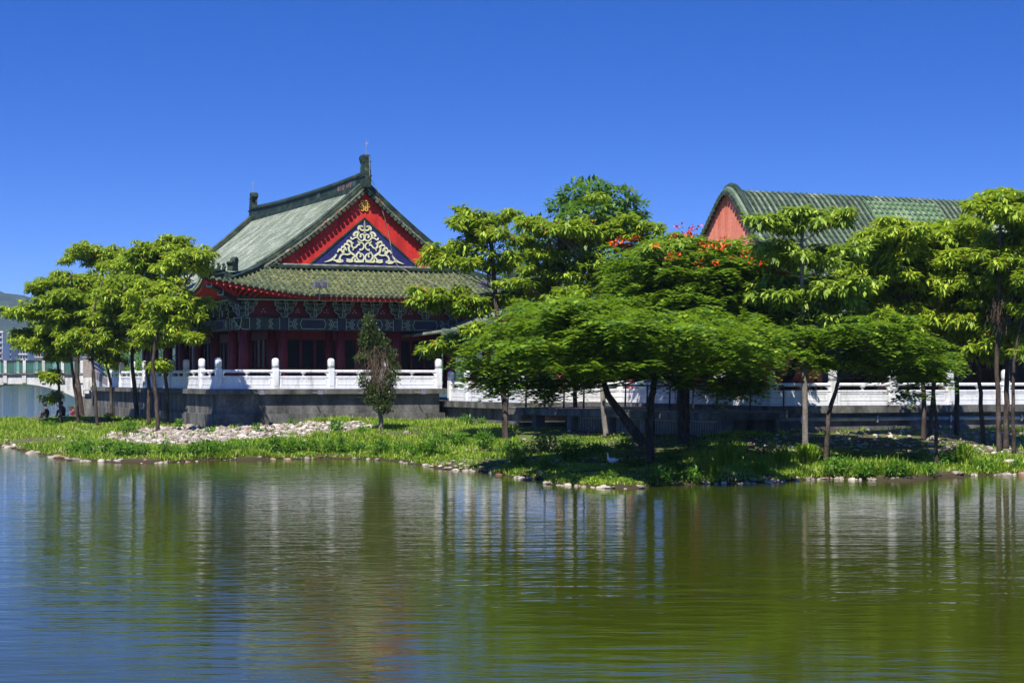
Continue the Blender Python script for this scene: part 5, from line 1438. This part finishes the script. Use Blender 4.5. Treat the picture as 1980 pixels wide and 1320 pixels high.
GB = 'trees growing behind the halls and deck'
tree('round_tree', 'dark round crowned tree rising behind the tiered trees', GB, (1140, 790), [(1140, 600), (1145, 450)],
     [(1118, 378, 44, 28), (1150, 368, 36, 22), (1190, 380, 44, 26), (1222, 402, 30, 22), (1088, 402, 32, 26), (1150, 415, 76, 28), (1030, 442, 36, 24), (1012, 480, 34, 32), (1045, 495, 50, 40), (1230, 430, 30, 22), (1150, 450, 70, 40), (985, 520, 26, 26), (1120, 520, 80, 50), (1030, 560, 50, 40), (1160, 580, 70, 40)],
     'fine', .3, 'leaf_dark', d=93, dens=62, spread=1.6, L0=.38)
tree('round_tree', 'dark leafy tree filling the gap behind the pavilion', GB, (1010, 790), [(1005, 620), (1005, 500)],
     [(1000, 540, 36, 40), (975, 570, 26, 30), (1040, 580, 50, 40), (1080, 540, 50, 40), (1000, 600, 40, 25)], 'fine', .2, 'leaf_dark', d=90, dens=60, spread=1.0, L0=.28)
tree('round_tree', 'dense shady tree filling the lower right grove', GB, (1850, 860), [(1850, 740), (1855, 620)],
     [(1830, 600, 60, 40), (1900, 610, 60, 40), (1960, 620, 50, 40), (1860, 650, 60, 30), (1930, 660, 60, 30), (1800, 640, 40, 30), (1990, 660, 40, 40), (1840, 690, 30, 14), (1760, 610, 40, 30)], 'fine', .18, 'leaf_mid', d=66, dens=70, spread=1.2, L0=.2)
tree('round_tree', 'bright bushy tree seen between trunks beyond the bridge ramp', GB, (225, 735), [(225, 715), (225, 700)],
     [(195, 700, 26, 24), (225, 690, 26, 30), (255, 695, 26, 26), (285, 690, 22, 30), (310, 700, 20, 22), (240, 720, 50, 12)], 'fine', .12, 'leaf_bush', d=126, dens=45, spread=1.5, L0=.3)
tree('round_tree', 'green tree glimpsed through the open corner of the hall', GB, (510, 735), [(512, 700), (515, 670)],
     [(505, 670, 30, 30), (530, 660, 30, 30), (480, 690, 30, 26)], 'fine', .12, 'leaf_bush', d=112, dens=40, spread=1.5, L0=.3)

# the dry shrub before the terrace
f = hit(738, 833); d = f.y
sh = empty('dry_shrub', f); tag(sh, 'narrow half dry shrub with a tangle of dead vines before the terrace', 'shrub')
mb = MB(); trunk_tubes(mb, [Vector((0, 0, -.1)), W(736, 805, d)-f, W(731, 780, d)-f, W(728, 720, d)-f, W(718, 640, d)-f], .11, .03)
for k in range(26):
    z = random.uniform(.25, .95); p = W(738-20*z, 833-200*z, d)-f; a = random.uniform(0, 6.28); L = random.uniform(.3, .75)*(1.05-z*.6)
    mb.tube([p, p+Vector((math.cos(a)*L*.6, math.sin(a)*L*.6, L*.5)), p+Vector((math.cos(a)*L, math.sin(a)*L, L*1.1))], [.022, .014, .006], 4, False)
mb.build('trunk', M['bark_pale'], sh, True)
parts = []
for (px, py, rx, ry) in [(712, 622, 13, 14), (715, 645, 20, 18), (705, 660, 14, 12), (730, 665, 22, 18), (718, 685, 26, 16), (750, 690, 18, 16), (700, 690, 14, 8), (760, 715, 14, 16), (755, 735, 16, 18), (735, 760, 30, 20), (720, 750, 22, 16), (715, 770, 16, 12), (740, 785, 22, 14), (700, 735, 8, 12)]:
    c = W(px, py, d+random.uniform(-.2, .2))-f; s = d/FOC
    parts.append(clump_fine(c, rx*s*1.1, rx*s, ry*s*1.15, 1100, .14, .05, -.1, .25))
link('foliage', crown_mesh('foliage', parts), M['leaf_dull'], sh)
twigs(sh, f, 728, 712, 30, 46, d-.05, 300, r=.006)
twigs(sh, f, 738, 735, 22, 30, d-.1, 90, r=.006)

# ------------------------------------------------------------------ stones
def ico(seed):
    r = np.random.default_rng(seed)
    t = (1+5**.5)/2
    v = [(-1, t, 0), (1, t, 0), (-1, -t, 0), (1, -t, 0), (0, -1, t), (0, 1, t), (0, -1, -t), (0, 1, -t), (t, 0, -1), (t, 0, 1), (-t, 0, -1), (-t, 0, 1)]
    f = [(0, 11, 5), (0, 5, 1), (0, 1, 7), (0, 7, 10), (0, 10, 11), (1, 5, 9), (5, 11, 4), (11, 10, 2), (10, 7, 6), (7, 1, 8), (3, 9, 4), (3, 4, 2), (3, 2, 6), (3, 6, 8), (3, 8, 9), (4, 9, 5), (2, 4, 11), (6, 2, 10), (8, 6, 7), (9, 8, 1)]
    v = [np.array(p)/np.linalg.norm(p) for p in v]; cache = {}; nf = []
    def mid(a, b):
        k = (min(a, b), max(a, b))
        if k not in cache:
            m = v[a]+v[b]; v.append(m/np.linalg.norm(m)); cache[k] = len(v)-1
        return cache[k]
    for a, b, c in f:
        x, y, z = mid(a, b), mid(b, c), mid(c, a); nf += [(a, x, z), (b, y, x), (c, z, y), (x, y, z)]
    V = np.array(v); ax = r.normal(0, 1, (7, 3)); ax /= np.linalg.norm(ax, axis=1, keepdims=True)
    for a in ax:
        dd = V@a; cut = r.uniform(.55, .85); V -= np.maximum(dd-cut, 0)[:, None]*a*.85
    V *= np.array([1, r.uniform(.65, .95), r.uniform(.45, .75)])
    return V, np.array(nf)
STV = [ico(s) for s in range(8)]
def stone_mesh(k, m):
    me = np_mesh('stone', STV[k][0], STV[k][1], True); me.materials.append(M[m]); return me
ST = {m: [stone_mesh(k, m) for k in range(8)] for m in ('stone', 'stone_wet', 'stone_red')}
def put_stone(p, r, label, group, m='stone', name='stone', flat=1.0):
    o = link(name, random.choice(ST[m]), None, None, (p[0], p[1], p[2]+r*.12), (random.uniform(-.2, .2), random.uniform(-.2, .2), random.uniform(0, 6.28)), (r, r*random.uniform(.75, 1.1), r*flat*random.uniform(.8, 1.15)))
    tag(o, label, 'stone', group); return o
def stone_pile(name, label, pts, m):
    Vs = []; Fs = []; o = 0
    for (x, y, z, r) in pts:
        v, ff = STV[random.randrange(8)]; a = random.uniform(0, 6.28); c, s = math.cos(a), math.sin(a)
        q = v*r; q = np.stack([q[:, 0]*c-q[:, 1]*s, q[:, 0]*s+q[:, 1]*c, q[:, 2]], 1)+np.array([x, y, z+r*.1]); Vs.append(q); Fs.append(ff+o); o += len(v)
    ob = link(name, np_mesh(name, np.concatenate(Vs), np.concatenate(Fs), True), M[m]); tag(ob, label, 'stones', kind='stuff'); return ob

def inpoly(x, y, P):
    ins = False
    for k in range(len(P)):
        ax, ay = P[k]; bx_, by_ = P[(k+1) % len(P)]
        if (ay > y) != (by_ > y) and x < (bx_-ax)*(y-ay)/(by_-ay)+ax: ins = not ins
    return ins
zoneL = [(205, 838), (290, 828), (380, 822), (520, 818), (700, 816), (730, 826), (660, 838), (580, 848), (470, 853), (360, 862), (270, 858), (190, 852)]
zoneR = [(1430, 852), (1500, 840), (1600, 838), (1700, 832), (1980, 832), (1990, 884), (1880, 882), (1790, 880), (1690, 876), (1600, 866), (1500, 884), (1440, 880)]
def in_site(p):
    rx_, ry_ = p.x-C0.x, p.y-C0.y; u_ = rx_*CU+ry_*SU; v_ = -rx_*SU+ry_*CU
    return (-.3 < u_ < 10.6 and v_ > -.3) or (u_ > 10.4 and v_ > -8.1) or (u_ > 15.0 and v_ > -20.1)
def fill(zone, n, smin, smax):
    out = []
    xs = [p[0] for p in zone]; ys = [p[1] for p in zone]
    while len(out) < n:
        px, py = random.uniform(min(xs), max(xs)), random.uniform(min(ys), max(ys))
        if not inpoly(px, py, zone): continue
        p = hit(px, py)
        if in_site(p): continue
        out.append((p.x, p.y, p.z, random.uniform(smin, smax)**1.0*p.y/FOC/2))
    return out
pl_ = sorted(fill(zoneL, 1300, 4, 16), key=lambda q: -q[3])
for q in pl_[:56]: put_stone(q, q[3], 'larger pale river stone of the dry stone field before the terrace', 'stones of the field before the terrace', 'stone_red' if random.random() < .2 else 'stone')
stone_pile('stone_field', 'field of small pale river stones before the terrace wall', pl_[56:], 'stone')
pr_ = sorted(fill(zoneR, 380, 4, 13), key=lambda q: -q[3])
for q in pr_[:24]: put_stone(q, q[3], 'shaded river stone on the ground beneath the right grove', 'stones under the right grove', 'stone_red' if random.random() < .25 else 'stone')
stone_pile('shaded_stones', 'scattered small stones in the shade under the right grove', pr_[24:], 'stone')
sc_ = []
while len(sc_) < 170:
    px_, py_ = random.uniform(0, 1250), random.uniform(828, 930); p = hit(px_, py_)
    if p.z < .12 or in_site(p) or vnoise(np.array([p.x*.6]), np.array([p.y*.6]), 41)[0] < .5: continue
    sc_.append((p.x, p.y, p.z+.02, random.uniform(4, 12)*p.y/FOC/2))
stone_pile('scattered_stones', 'small stones scattered through the grass of the left and middle bank', sc_, 'stone')
# along the waterline
sp_ = smooth_path(near_shore, 10)
def shore_at(px):
    best = min(sp_, key=lambda p: abs((p[0]/p[1])*FOC+990-px)); return best
n_sh = 0
for seg, (a, b, n, smin, smax, lab, grp) in enumerate([
    (0, 240, 44, 8, 21, 'pale stone on the waterline of the left spit', 'waterline stones of the left spit'),
    (240, 700, 38, 5, 15, 'small stone at the waterline below the grassy left bank', 'waterline stones of the grassy left bank'),
    (700, 860, 18, 8, 20, 'flat stone on the waterline where the shore bends forward', 'waterline stones of the bend'),
    (860, 1040, 26, 7, 22, 'stone of the sunlit landing left of the shaded bank', 'waterline stones of the landing'),
    (1040, 1240, 26, 9, 20, 'white stone on the waterline below the duck', 'waterline stones below the duck'),
    (1360, 1780, 54, 8, 22, 'stone of the waterline row below the right hand bushes', 'waterline stones below the right bushes'),
    (1840, 1990, 10, 10, 34, 'flat pale stone on the waterline at the right edge', 'waterline stones at the right edge')]):
    for k in range(n):
        x, y = shore_at(random.uniform(a, b)); y2 = y+random.uniform(-.25, .35)
        r = random.uniform(smin, smax)*y/FOC/2
        put_stone((x*y2/y+random.uniform(-.1, .1), y2, max(-.02, float(ground_z(x*y2/y, y2))*.6)), r, lab, grp, 'stone_wet' if random.random() < .85 else 'stone_red', flat=.85)
for px, py, s, lab in ((1576, 915, 22, 'large upright white boulder on the right shoreline'), (1952, 898, 30, 'flat pale boulder in the grass at the right edge'), (1187, 922, 14, 'single white stone in the grass before the duck'),
                       (60, 876, 30, 'big pale boulder at the left shoreline bend'), (786, 838, 16, 'round grey boulder at the edge of the stone field'), (170, 838, 18, 'brown boulder under the left grove')):
    p = hit(px, py); put_stone(p, s*p.y/FOC/2, lab, None, 'stone_wet', 'boulder', 1.1)
for k in range(26):
    p = hit(random.uniform(850, 985), random.uniform(888, 912)); put_stone(p, random.uniform(6, 18)*p.y/FOC/2, 'flat tan stone of the bare landing above the waterline', 'stones of the bare landing', 'stone_wet', flat=.6)

# ------------------------------------------------------------------ bushes, spiky clumps and grass
def bush(px, py, w, h, lab, grp=None, kind='leafy', leaf='leaf_bush', name='bush', dens=1.0):
    f = hit(px, py); d = f.y; s = d/FOC; rx_, rz_ = w*s, h*s
    root = empty(name, f); tag(root, lab, 'bush', grp)
    if kind == 'leafy':
        parts = []; n = 5
        for k in range(n):
            a = random.uniform(0, 6.28); q = random.uniform(.1, .5)
            parts.append(clump_fine((math.cos(a)*rx_*q, math.sin(a)*rx_*q*.8, rz_*random.uniform(.25, .55)), rx_*.6, rx_*.55, rz_*.45, 230*dens, .13, .055, .05, .35))
        link('foliage', crown_mesh('foliage', parts), M[leaf], root)
        mb = MB()
        for k in range(4): mb.tube([(0, 0, -.05), (random.uniform(-.5, .5)*rx_, random.uniform(-.4, .4)*rx_, rz_*.6)], [.02, .008], 4, False)
        mb.build('stem', M['bark'], root)
    else:
        n = int(150*dens); a = rng.uniform(0, 6.28, n); Lg = rz_*rng.uniform(.6, 1.25, n); out = rx_*rng.uniform(.2, 1, n)
        b0 = np.stack([rng.normal(0, .18, n)*rx_, rng.normal(0, .18, n)*rx_, np.full(n, -.03)], 1)
        dr = np.stack([np.cos(a), np.sin(a), 0*a], 1); sd = np.stack([-np.sin(a), np.cos(a), 0*a], 1)*.022
        m1 = b0+dr*(out*.45)[:, None]+np.array([0, 0, 1])*(Lg*.75)[:, None]; m2 = b0+dr*out[:, None]+np.array([0, 0, 1])*(Lg*.8)[:, None]
        V = np.stack([b0-sd*.7, b0+sd*.7, m1+sd, m1-sd, m2+sd*.2, m2-sd*.2], 1).reshape(-1, 3); i = np.arange(n)[:, None]*6
        F = np.concatenate([i+np.array([[0, 1, 2, 3]]), i+np.array([[3, 2, 4, 5]])])
        link('foliage', np_mesh('foliage', V, F), M[leaf], root)
    return root
for px, py, w, h, lab in [(252, 838, 26, 32, 'dark green round bush before the middle of the left balustrade'), (498, 836, 13, 18, 'small round bush alone on the stone field'), (565, 822, 15, 15, 'small bush touching the terrace wall left of the spotlight'),
        (650, 836, 26, 24, 'wide bush at the right of the stone field'), (702, 838, 24, 16, 'low bush between the stone field and the dry shrub'), (345, 828, 15, 19, 'small bush at the foot of the terrace corner'), (210, 814, 15, 20, 'bush beside the ramp foot'),
        (402, 838, 22, 12, 'low spreading bush at the left of the stone field'), (905, 822, 24, 22, 'bush growing against the low terrace wall'), (845, 882, 34, 52, 'tall rank bush at the shore bend'), (885, 866, 34, 40, 'tall rank bush behind the bare landing'),
        (935, 868, 34, 42, 'leafy bush left of the tall tiered trunk'), (1000, 884, 44, 34, 'spreading bush right of the tall tiered trunk'), (1055, 872, 42, 40, 'dark bush under the left of the broad feathery tree'), (1095, 890, 50, 38, 'dark mound of bush above the shaded grass'),
        (1005, 902, 26, 22, 'bright low bush at the edge of the shade'), (1300, 892, 36, 24, 'sunlit bush behind the forked foot of the feathery tree'), (1280, 936, 40, 34, 'dark overhanging bush at the shaded waterline'), (1335, 934, 34, 30, 'second dark bush hanging over the shaded waterline'),
        (1625, 918, 46, 36, 'leafy mound below the curved trunk'), (1680, 922, 40, 30, 'leafy mound above the waterline stones'), (1735, 922, 40, 36, 'dark bush in shade at the waterline'), (1795, 918, 40, 26, 'low bush at the end of the waterline row'), (1905, 908, 34, 20, 'low yellow green bush near the right edge'), (1965, 906, 26, 18, 'last low bush at the right edge'), (100, 826, 24, 14, 'low bush before the anglers'), (930, 822, 12, 18, 'small bush at the ledge of the low terrace')]:
    bush(px, py, w, h, lab)
ORD = 'first second third fourth fifth sixth seventh eighth ninth tenth eleventh twelfth thirteenth fourteenth fifteenth sixteenth seventeenth eighteenth nineteenth twentieth twenty-first twenty-second twenty-third twenty-fourth twenty-fifth'.split()
k_sh = 0
for k, px in enumerate(range(150, 800, 27)):
    if 690 < px < 720: continue
    x, y = shore_at(px); y += .5
    py = HOR+(EYE-.2)*FOC/y
    bush(px+random.uniform(-6, 6), min(py, 884), random.uniform(18, 32), random.uniform(22, 42), 'rounded leafy bush of the row lining the left shoreline, %s from the left' % ORD[k_sh], 'rounded bushes lining the left shoreline'); k_sh += 1
for px, py, w, h, lab in [(1400, 905, 34, 46, 'spiky arching clump left of the boulder row'), (1378, 925, 24, 30, 'short spiky clump at the shade edge'), (1512, 905, 34, 44, 'spiky clump before the tiered trunk'), (1560, 900, 38, 46, 'tallest spiky clump behind the white boulder'), (1865, 902, 24, 48, 'upright spiky clump in the right grove grass'), (820, 880, 20, 30, 'tawny spiky clump at the shore bend'), (1470, 915, 26, 26, 'low spiky clump between two taller ones')]:
    bush(px, py, w, h, lab, None, 'spiky', 'grass', 'spiky_plant', 1.2)

for k, (px, py, w, h) in enumerate(sorted([(1110, 862, 34, 22), (1150, 876, 36, 20), (1200, 868, 30, 18), (1230, 905, 34, 18), (1345, 880, 34, 22), (1430, 895, 30, 24), (1480, 880, 34, 20), (1590, 892, 34, 24), (1650, 890, 34, 20), (1710, 896, 36, 26), (1760, 893, 34, 22), (1830, 898, 32, 22), (1870, 880, 30, 16), (1060, 905, 34, 16), (970, 880, 26, 20), (1180, 925, 26, 14), (1320, 912, 34, 22)])):
    bush(px, py, w, h, 'low undergrowth bush in the shade of the right bank, %s from the left' % ORD[k], 'undergrowth bushes of the shaded right bank', 'leafy', 'leaf_bush' if k % 2 else 'leaf_dark')

def grass(n):
    px = rng.uniform(-120, 2260, n*3); t = rng.uniform(0, 1, n*3)
    ds = np.interp(px, [p[0] for p in shore_px], [FOC*EYE/(p[1]-HOR) for p in shore_px])
    dfar = np.interp(px, [0, 60, 200, 420, 860, 1000, 1300, 1500, 1980, 2260], [104, 112, 100, 80, 82, 76, 66, 66, 72, 76])
    d = ds+.15+(dfar-ds)*t**1.35; x = (px-990)/FOC*d; z = ground_z(x, d)
    rx_, ry_ = x-C0.x, d-C0.y; u_ = rx_*CU+ry_*SU; v_ = -rx_*SU+ry_*CU
    ok = ~(((u_ > -.3) & (u_ < 10.6) & (v_ > -.3)) | ((u_ > 10.3) & (v_ > -8.2)) | ((u_ > 14.9) & (v_ > -20.2))) & (z > .04)
    py = HOR+(EYE-z)*FOC/d
    zL = np.array(zoneL); zR = np.array(zoneR)
    keep = vnoise(x*.5, d*.5, 31)
    sparse = np.ones(len(px))
    for i in np.nonzero(ok)[0]:
        if inpoly(px[i], py[i], zoneL): sparse[i] = .03
        elif inpoly(px[i], py[i], zoneR): sparse[i] = .06
    shade = (px > 1000) & (d > ds+5.5); sparse = np.where(shade, sparse*.22, sparse); sparse = np.where((px > 1210) & (px < 1370), sparse*.4, sparse)
    bare = (px > 850) & (px < 990) & (py > 888); sparse = np.where(bare, .25, sparse)
    ok &= rng.uniform(0, 1, len(px)) < sparse*np.clip(-.15+keep*1.75, .04, 1)
    ix = np.nonzero(ok)[0][:n]; x, d, z = x[ix], d[ix], z[ix]; n = len(ix)
    pxk = px[ix]; lawn = np.where((pxk > 1010) & (pxk < 1330), .45, 1.0)
    hh = (.03+.15*vnoise(x*.8, d*.8, 32)**1.5+.09*(rng.uniform(0, 1, n)**3)+.15*np.clip((vnoise(x*.35+9, d*.35, 35)-.62)*4, 0, 1)*rng.uniform(.3, 1, n))*lawn
    parts = []
    for k in range(5):
        a = rng.uniform(0, 6.28, n); P = np.stack([x+rng.normal(0, .09, n), d+rng.normal(0, .09, n), z-.02], 1)
        D = np.stack([np.cos(a)*rng.uniform(.2, .9, n), np.sin(a)*rng.uniform(.2, .9, n), np.ones(n)], 1)
        parts.append(leaf_quads(P, D, hh*rng.uniform(.7, 1.5, n), (.022+.02*rng.uniform(0, 1, n)), .08))
    return cat(parts)
V, F = grass(46000)
tag(link('grass', np_mesh('grass', V, F), M['grass']), 'rough bright grass and weeds covering the bank', 'grass', kind='stuff')

# ------------------------------------------------------------------ anglers and duck
def skin_body(name, verts, edges, radii, mats, parent, root=0, sub=1, mat_fn=None):
    me = bpy.data.meshes.new(name); me.from_pydata(verts, edges, []); me.update()
    o = link(name, me, None, parent)
    bpy.context.view_layer.update()
    md = o.modifiers.new('skin', 'SKIN'); md.use_smooth_shade = True
    if not me.skin_vertices: 
        bpy.context.view_layer.objects.active = o; bpy.ops.mesh.customdata_skin_add()
    sv = me.skin_vertices[0].data
    for k, r in enumerate(radii):
        sv[k].radius = (r, r) if not isinstance(r, tuple) else r; sv[k].use_root = (k == root)
    ms = o.modifiers.new('smooth', 'SUBSURF'); ms.levels = sub; ms.render_levels = sub
    dg_ = bpy.context.evaluated_depsgraph_get(); ev = o.evaluated_get(dg_)
    m2 = bpy.data.meshes.new_from_object(ev); o.modifiers.clear(); o.data = m2
    m2.materials.clear()
    for m in mats: m2.materials.append(m)
    if mat_fn:
        for p in m2.polygons: p.material_index = mat_fn(p.center)
    for p in m2.polygons: p.use_smooth = True
    return o
M['skin'] = mat('skin', [(0, (.32, .18, .12))], 1, rough=.6)
M['hair'] = mat('black_hair', [(0, (.012, .01, .009))], 1, rough=.5)
def angler(px, py, rz, shirt, label, rod, s=1.0):
    f = hit(px, py); root = empty('person', f, rz); tag(root, label, 'person', 'people fishing from the left end of the bank'); root.scale = (s, s, s)
    cl = mat('shirt', [(0, shirt)], 1, rough=.85)
    v = [(0, 0, .12), (.03, 0, .32), (.10, 0, .52), (.13, 0, .60), (.16, 0, .68), (.19, 0, .79), (.21, 0, .87),
         (.08, .17, .53), (.22, .23, .33), (.42, .14, .36), (.50, .12, .38), (.08, -.17, .53), (.22, -.23, .33), (.42, -.14, .34), (.50, -.12, .36),
         (.06, .1, .13), (.36, .16, .42), (.40, .15, .06), (.52, .16, .03), (.06, -.1, .13), (.36, -.16, .42), (.40, -.15, .06), (.52, -.16, .03)]
    e = [(0, 1), (1, 2), (2, 3), (3, 4), (4, 5), (5, 6), (2, 7), (7, 8), (8, 9), (9, 10), (2, 11), (11, 12), (12, 13), (13, 14), (0, 15), (15, 16), (16, 17), (17, 18), (0, 19), (19, 20), (20, 21), (21, 22)]
    r = [.15, .15, .16, .07, .075, .1, .07, .065, .05, .04, .035, .065, .05, .04, .035, .10, .075, .055, .04, .10, .075, .055, .04]
    skin_body('body', v, e, r, [cl, M['skin']], root, 0, 1, lambda c: 1 if (c.z > .63 or (c.x > .4 and c.z > .25)) else 0)
    mb = MB(); mb.lathe([(.105, .78), (.118, .84), (.1, .92), (.05, .965), (.01, .975)], 10, (.185, 0, 0)); mb.build('hair', M['hair'], root, True)
    if rod:
        rr = empty('fishing_rod', f+Vector((0, 0, .36)), rz); tag(rr, 'thin fishing rod held up by the angler beside the leaning trunk', 'fishing rod')
        mb = MB(); mb.tube([(.44, 0, 0), (.9, .05, .6), (1.4, .1, 1.5)], [.014, .009, .004], 5); mb.build('rod', M['black_metal'], rr)
angler(93, 809, math.radians(175), (.035, .03, .03), 'person in dark clothes crouching at the water nearest the left edge', False, .82)
angler(124, 806, math.radians(160), (.015, .015, .018), 'person in black crouching between the two leftmost trunks', False, .85)
angler(144, 800, math.radians(190), (.3, .05, .06), 'person in a red shirt sitting beside the leaning trunk with a rod', True, .82)

f = hit(1183, 899); k_ = .36
dk_ = empty('duck', f, math.radians(180)); tag(dk_, 'white duck standing on the shaded grass with raised neck', 'bird'); dk_.scale = (k_, k_, k_)
M['feather'] = mat('white_feathers', [(.3, (.7, .7, .68)), (.7, (.82, .82, .8))], 12, rough=.8)
M['bill'] = mat('orange_bill', [(0, (.7, .28, .04))], 1, rough=.5)
skin_body('body', [(-.05, 0, .38), (.18, 0, .40), (.29, 0, .54), (.31, 0, .74), (.33, 0, .93), (.40, 0, .955), (-.3, 0, .40), (-.55, 0, .46)],
          [(0, 1), (1, 2), (2, 3), (3, 4), (4, 5), (0, 6), (6, 7)], [.21, .17, .10, .06, .075, .045, .16, .03], [M['feather']], dk_, 0, 2)
mb = MB(); mb.tube([(.40, 0, .95), (.49, 0, .935), (.55, 0, .925)], [.035, .028, .012], 6); mb.build('bill', M['bill'], dk_)
for sy in (-.08, .08):
    mb = MB(); mb.tube([(-.02, sy, .24), (0, sy, .12), (-.01, sy, .0)], [.025, .016, .016], 6); mb.box(-.02, .12, sy-.05, sy+.05, -.01, .015); mb.build('leg', M['bill'], dk_)
    mb = MB(); s = 1 if sy > 0 else -1
    mb.v += [(.16, s*.17, .46), (.0, s*.215, .50), (-.3, s*.15, .50), (-.52, s*.04, .48), (-.3, s*.19, .36), (.0, s*.225, .32)]; mb.f += [(0, 1, 2, 3, 4, 5)]
    mb.build('wing', M['feather'], dk_)

# ------------------------------------------------------------------ haze over the lake and hills
mh = bpy.data.materials.new('lake_haze'); mh.use_nodes = True
hn = mh.node_tree.nodes; hn.remove(hn['Principled BSDF'])
pvn = hn.new('ShaderNodeVolumePrincipled'); pvn.inputs['Color'].default_value = (.6, .78, 1, 1); pvn.inputs['Density'].default_value = .0001; pvn.inputs['Anisotropy'].default_value = 0.0
mh.node_tree.links.new(pvn.outputs[0], hn['Material Output'].inputs['Volume'])
mb = MB(); mb.box(-9500, 9500, -60, 14500, -2.5, 175)
tag(mb.build('haze', mh), kind='stuff')
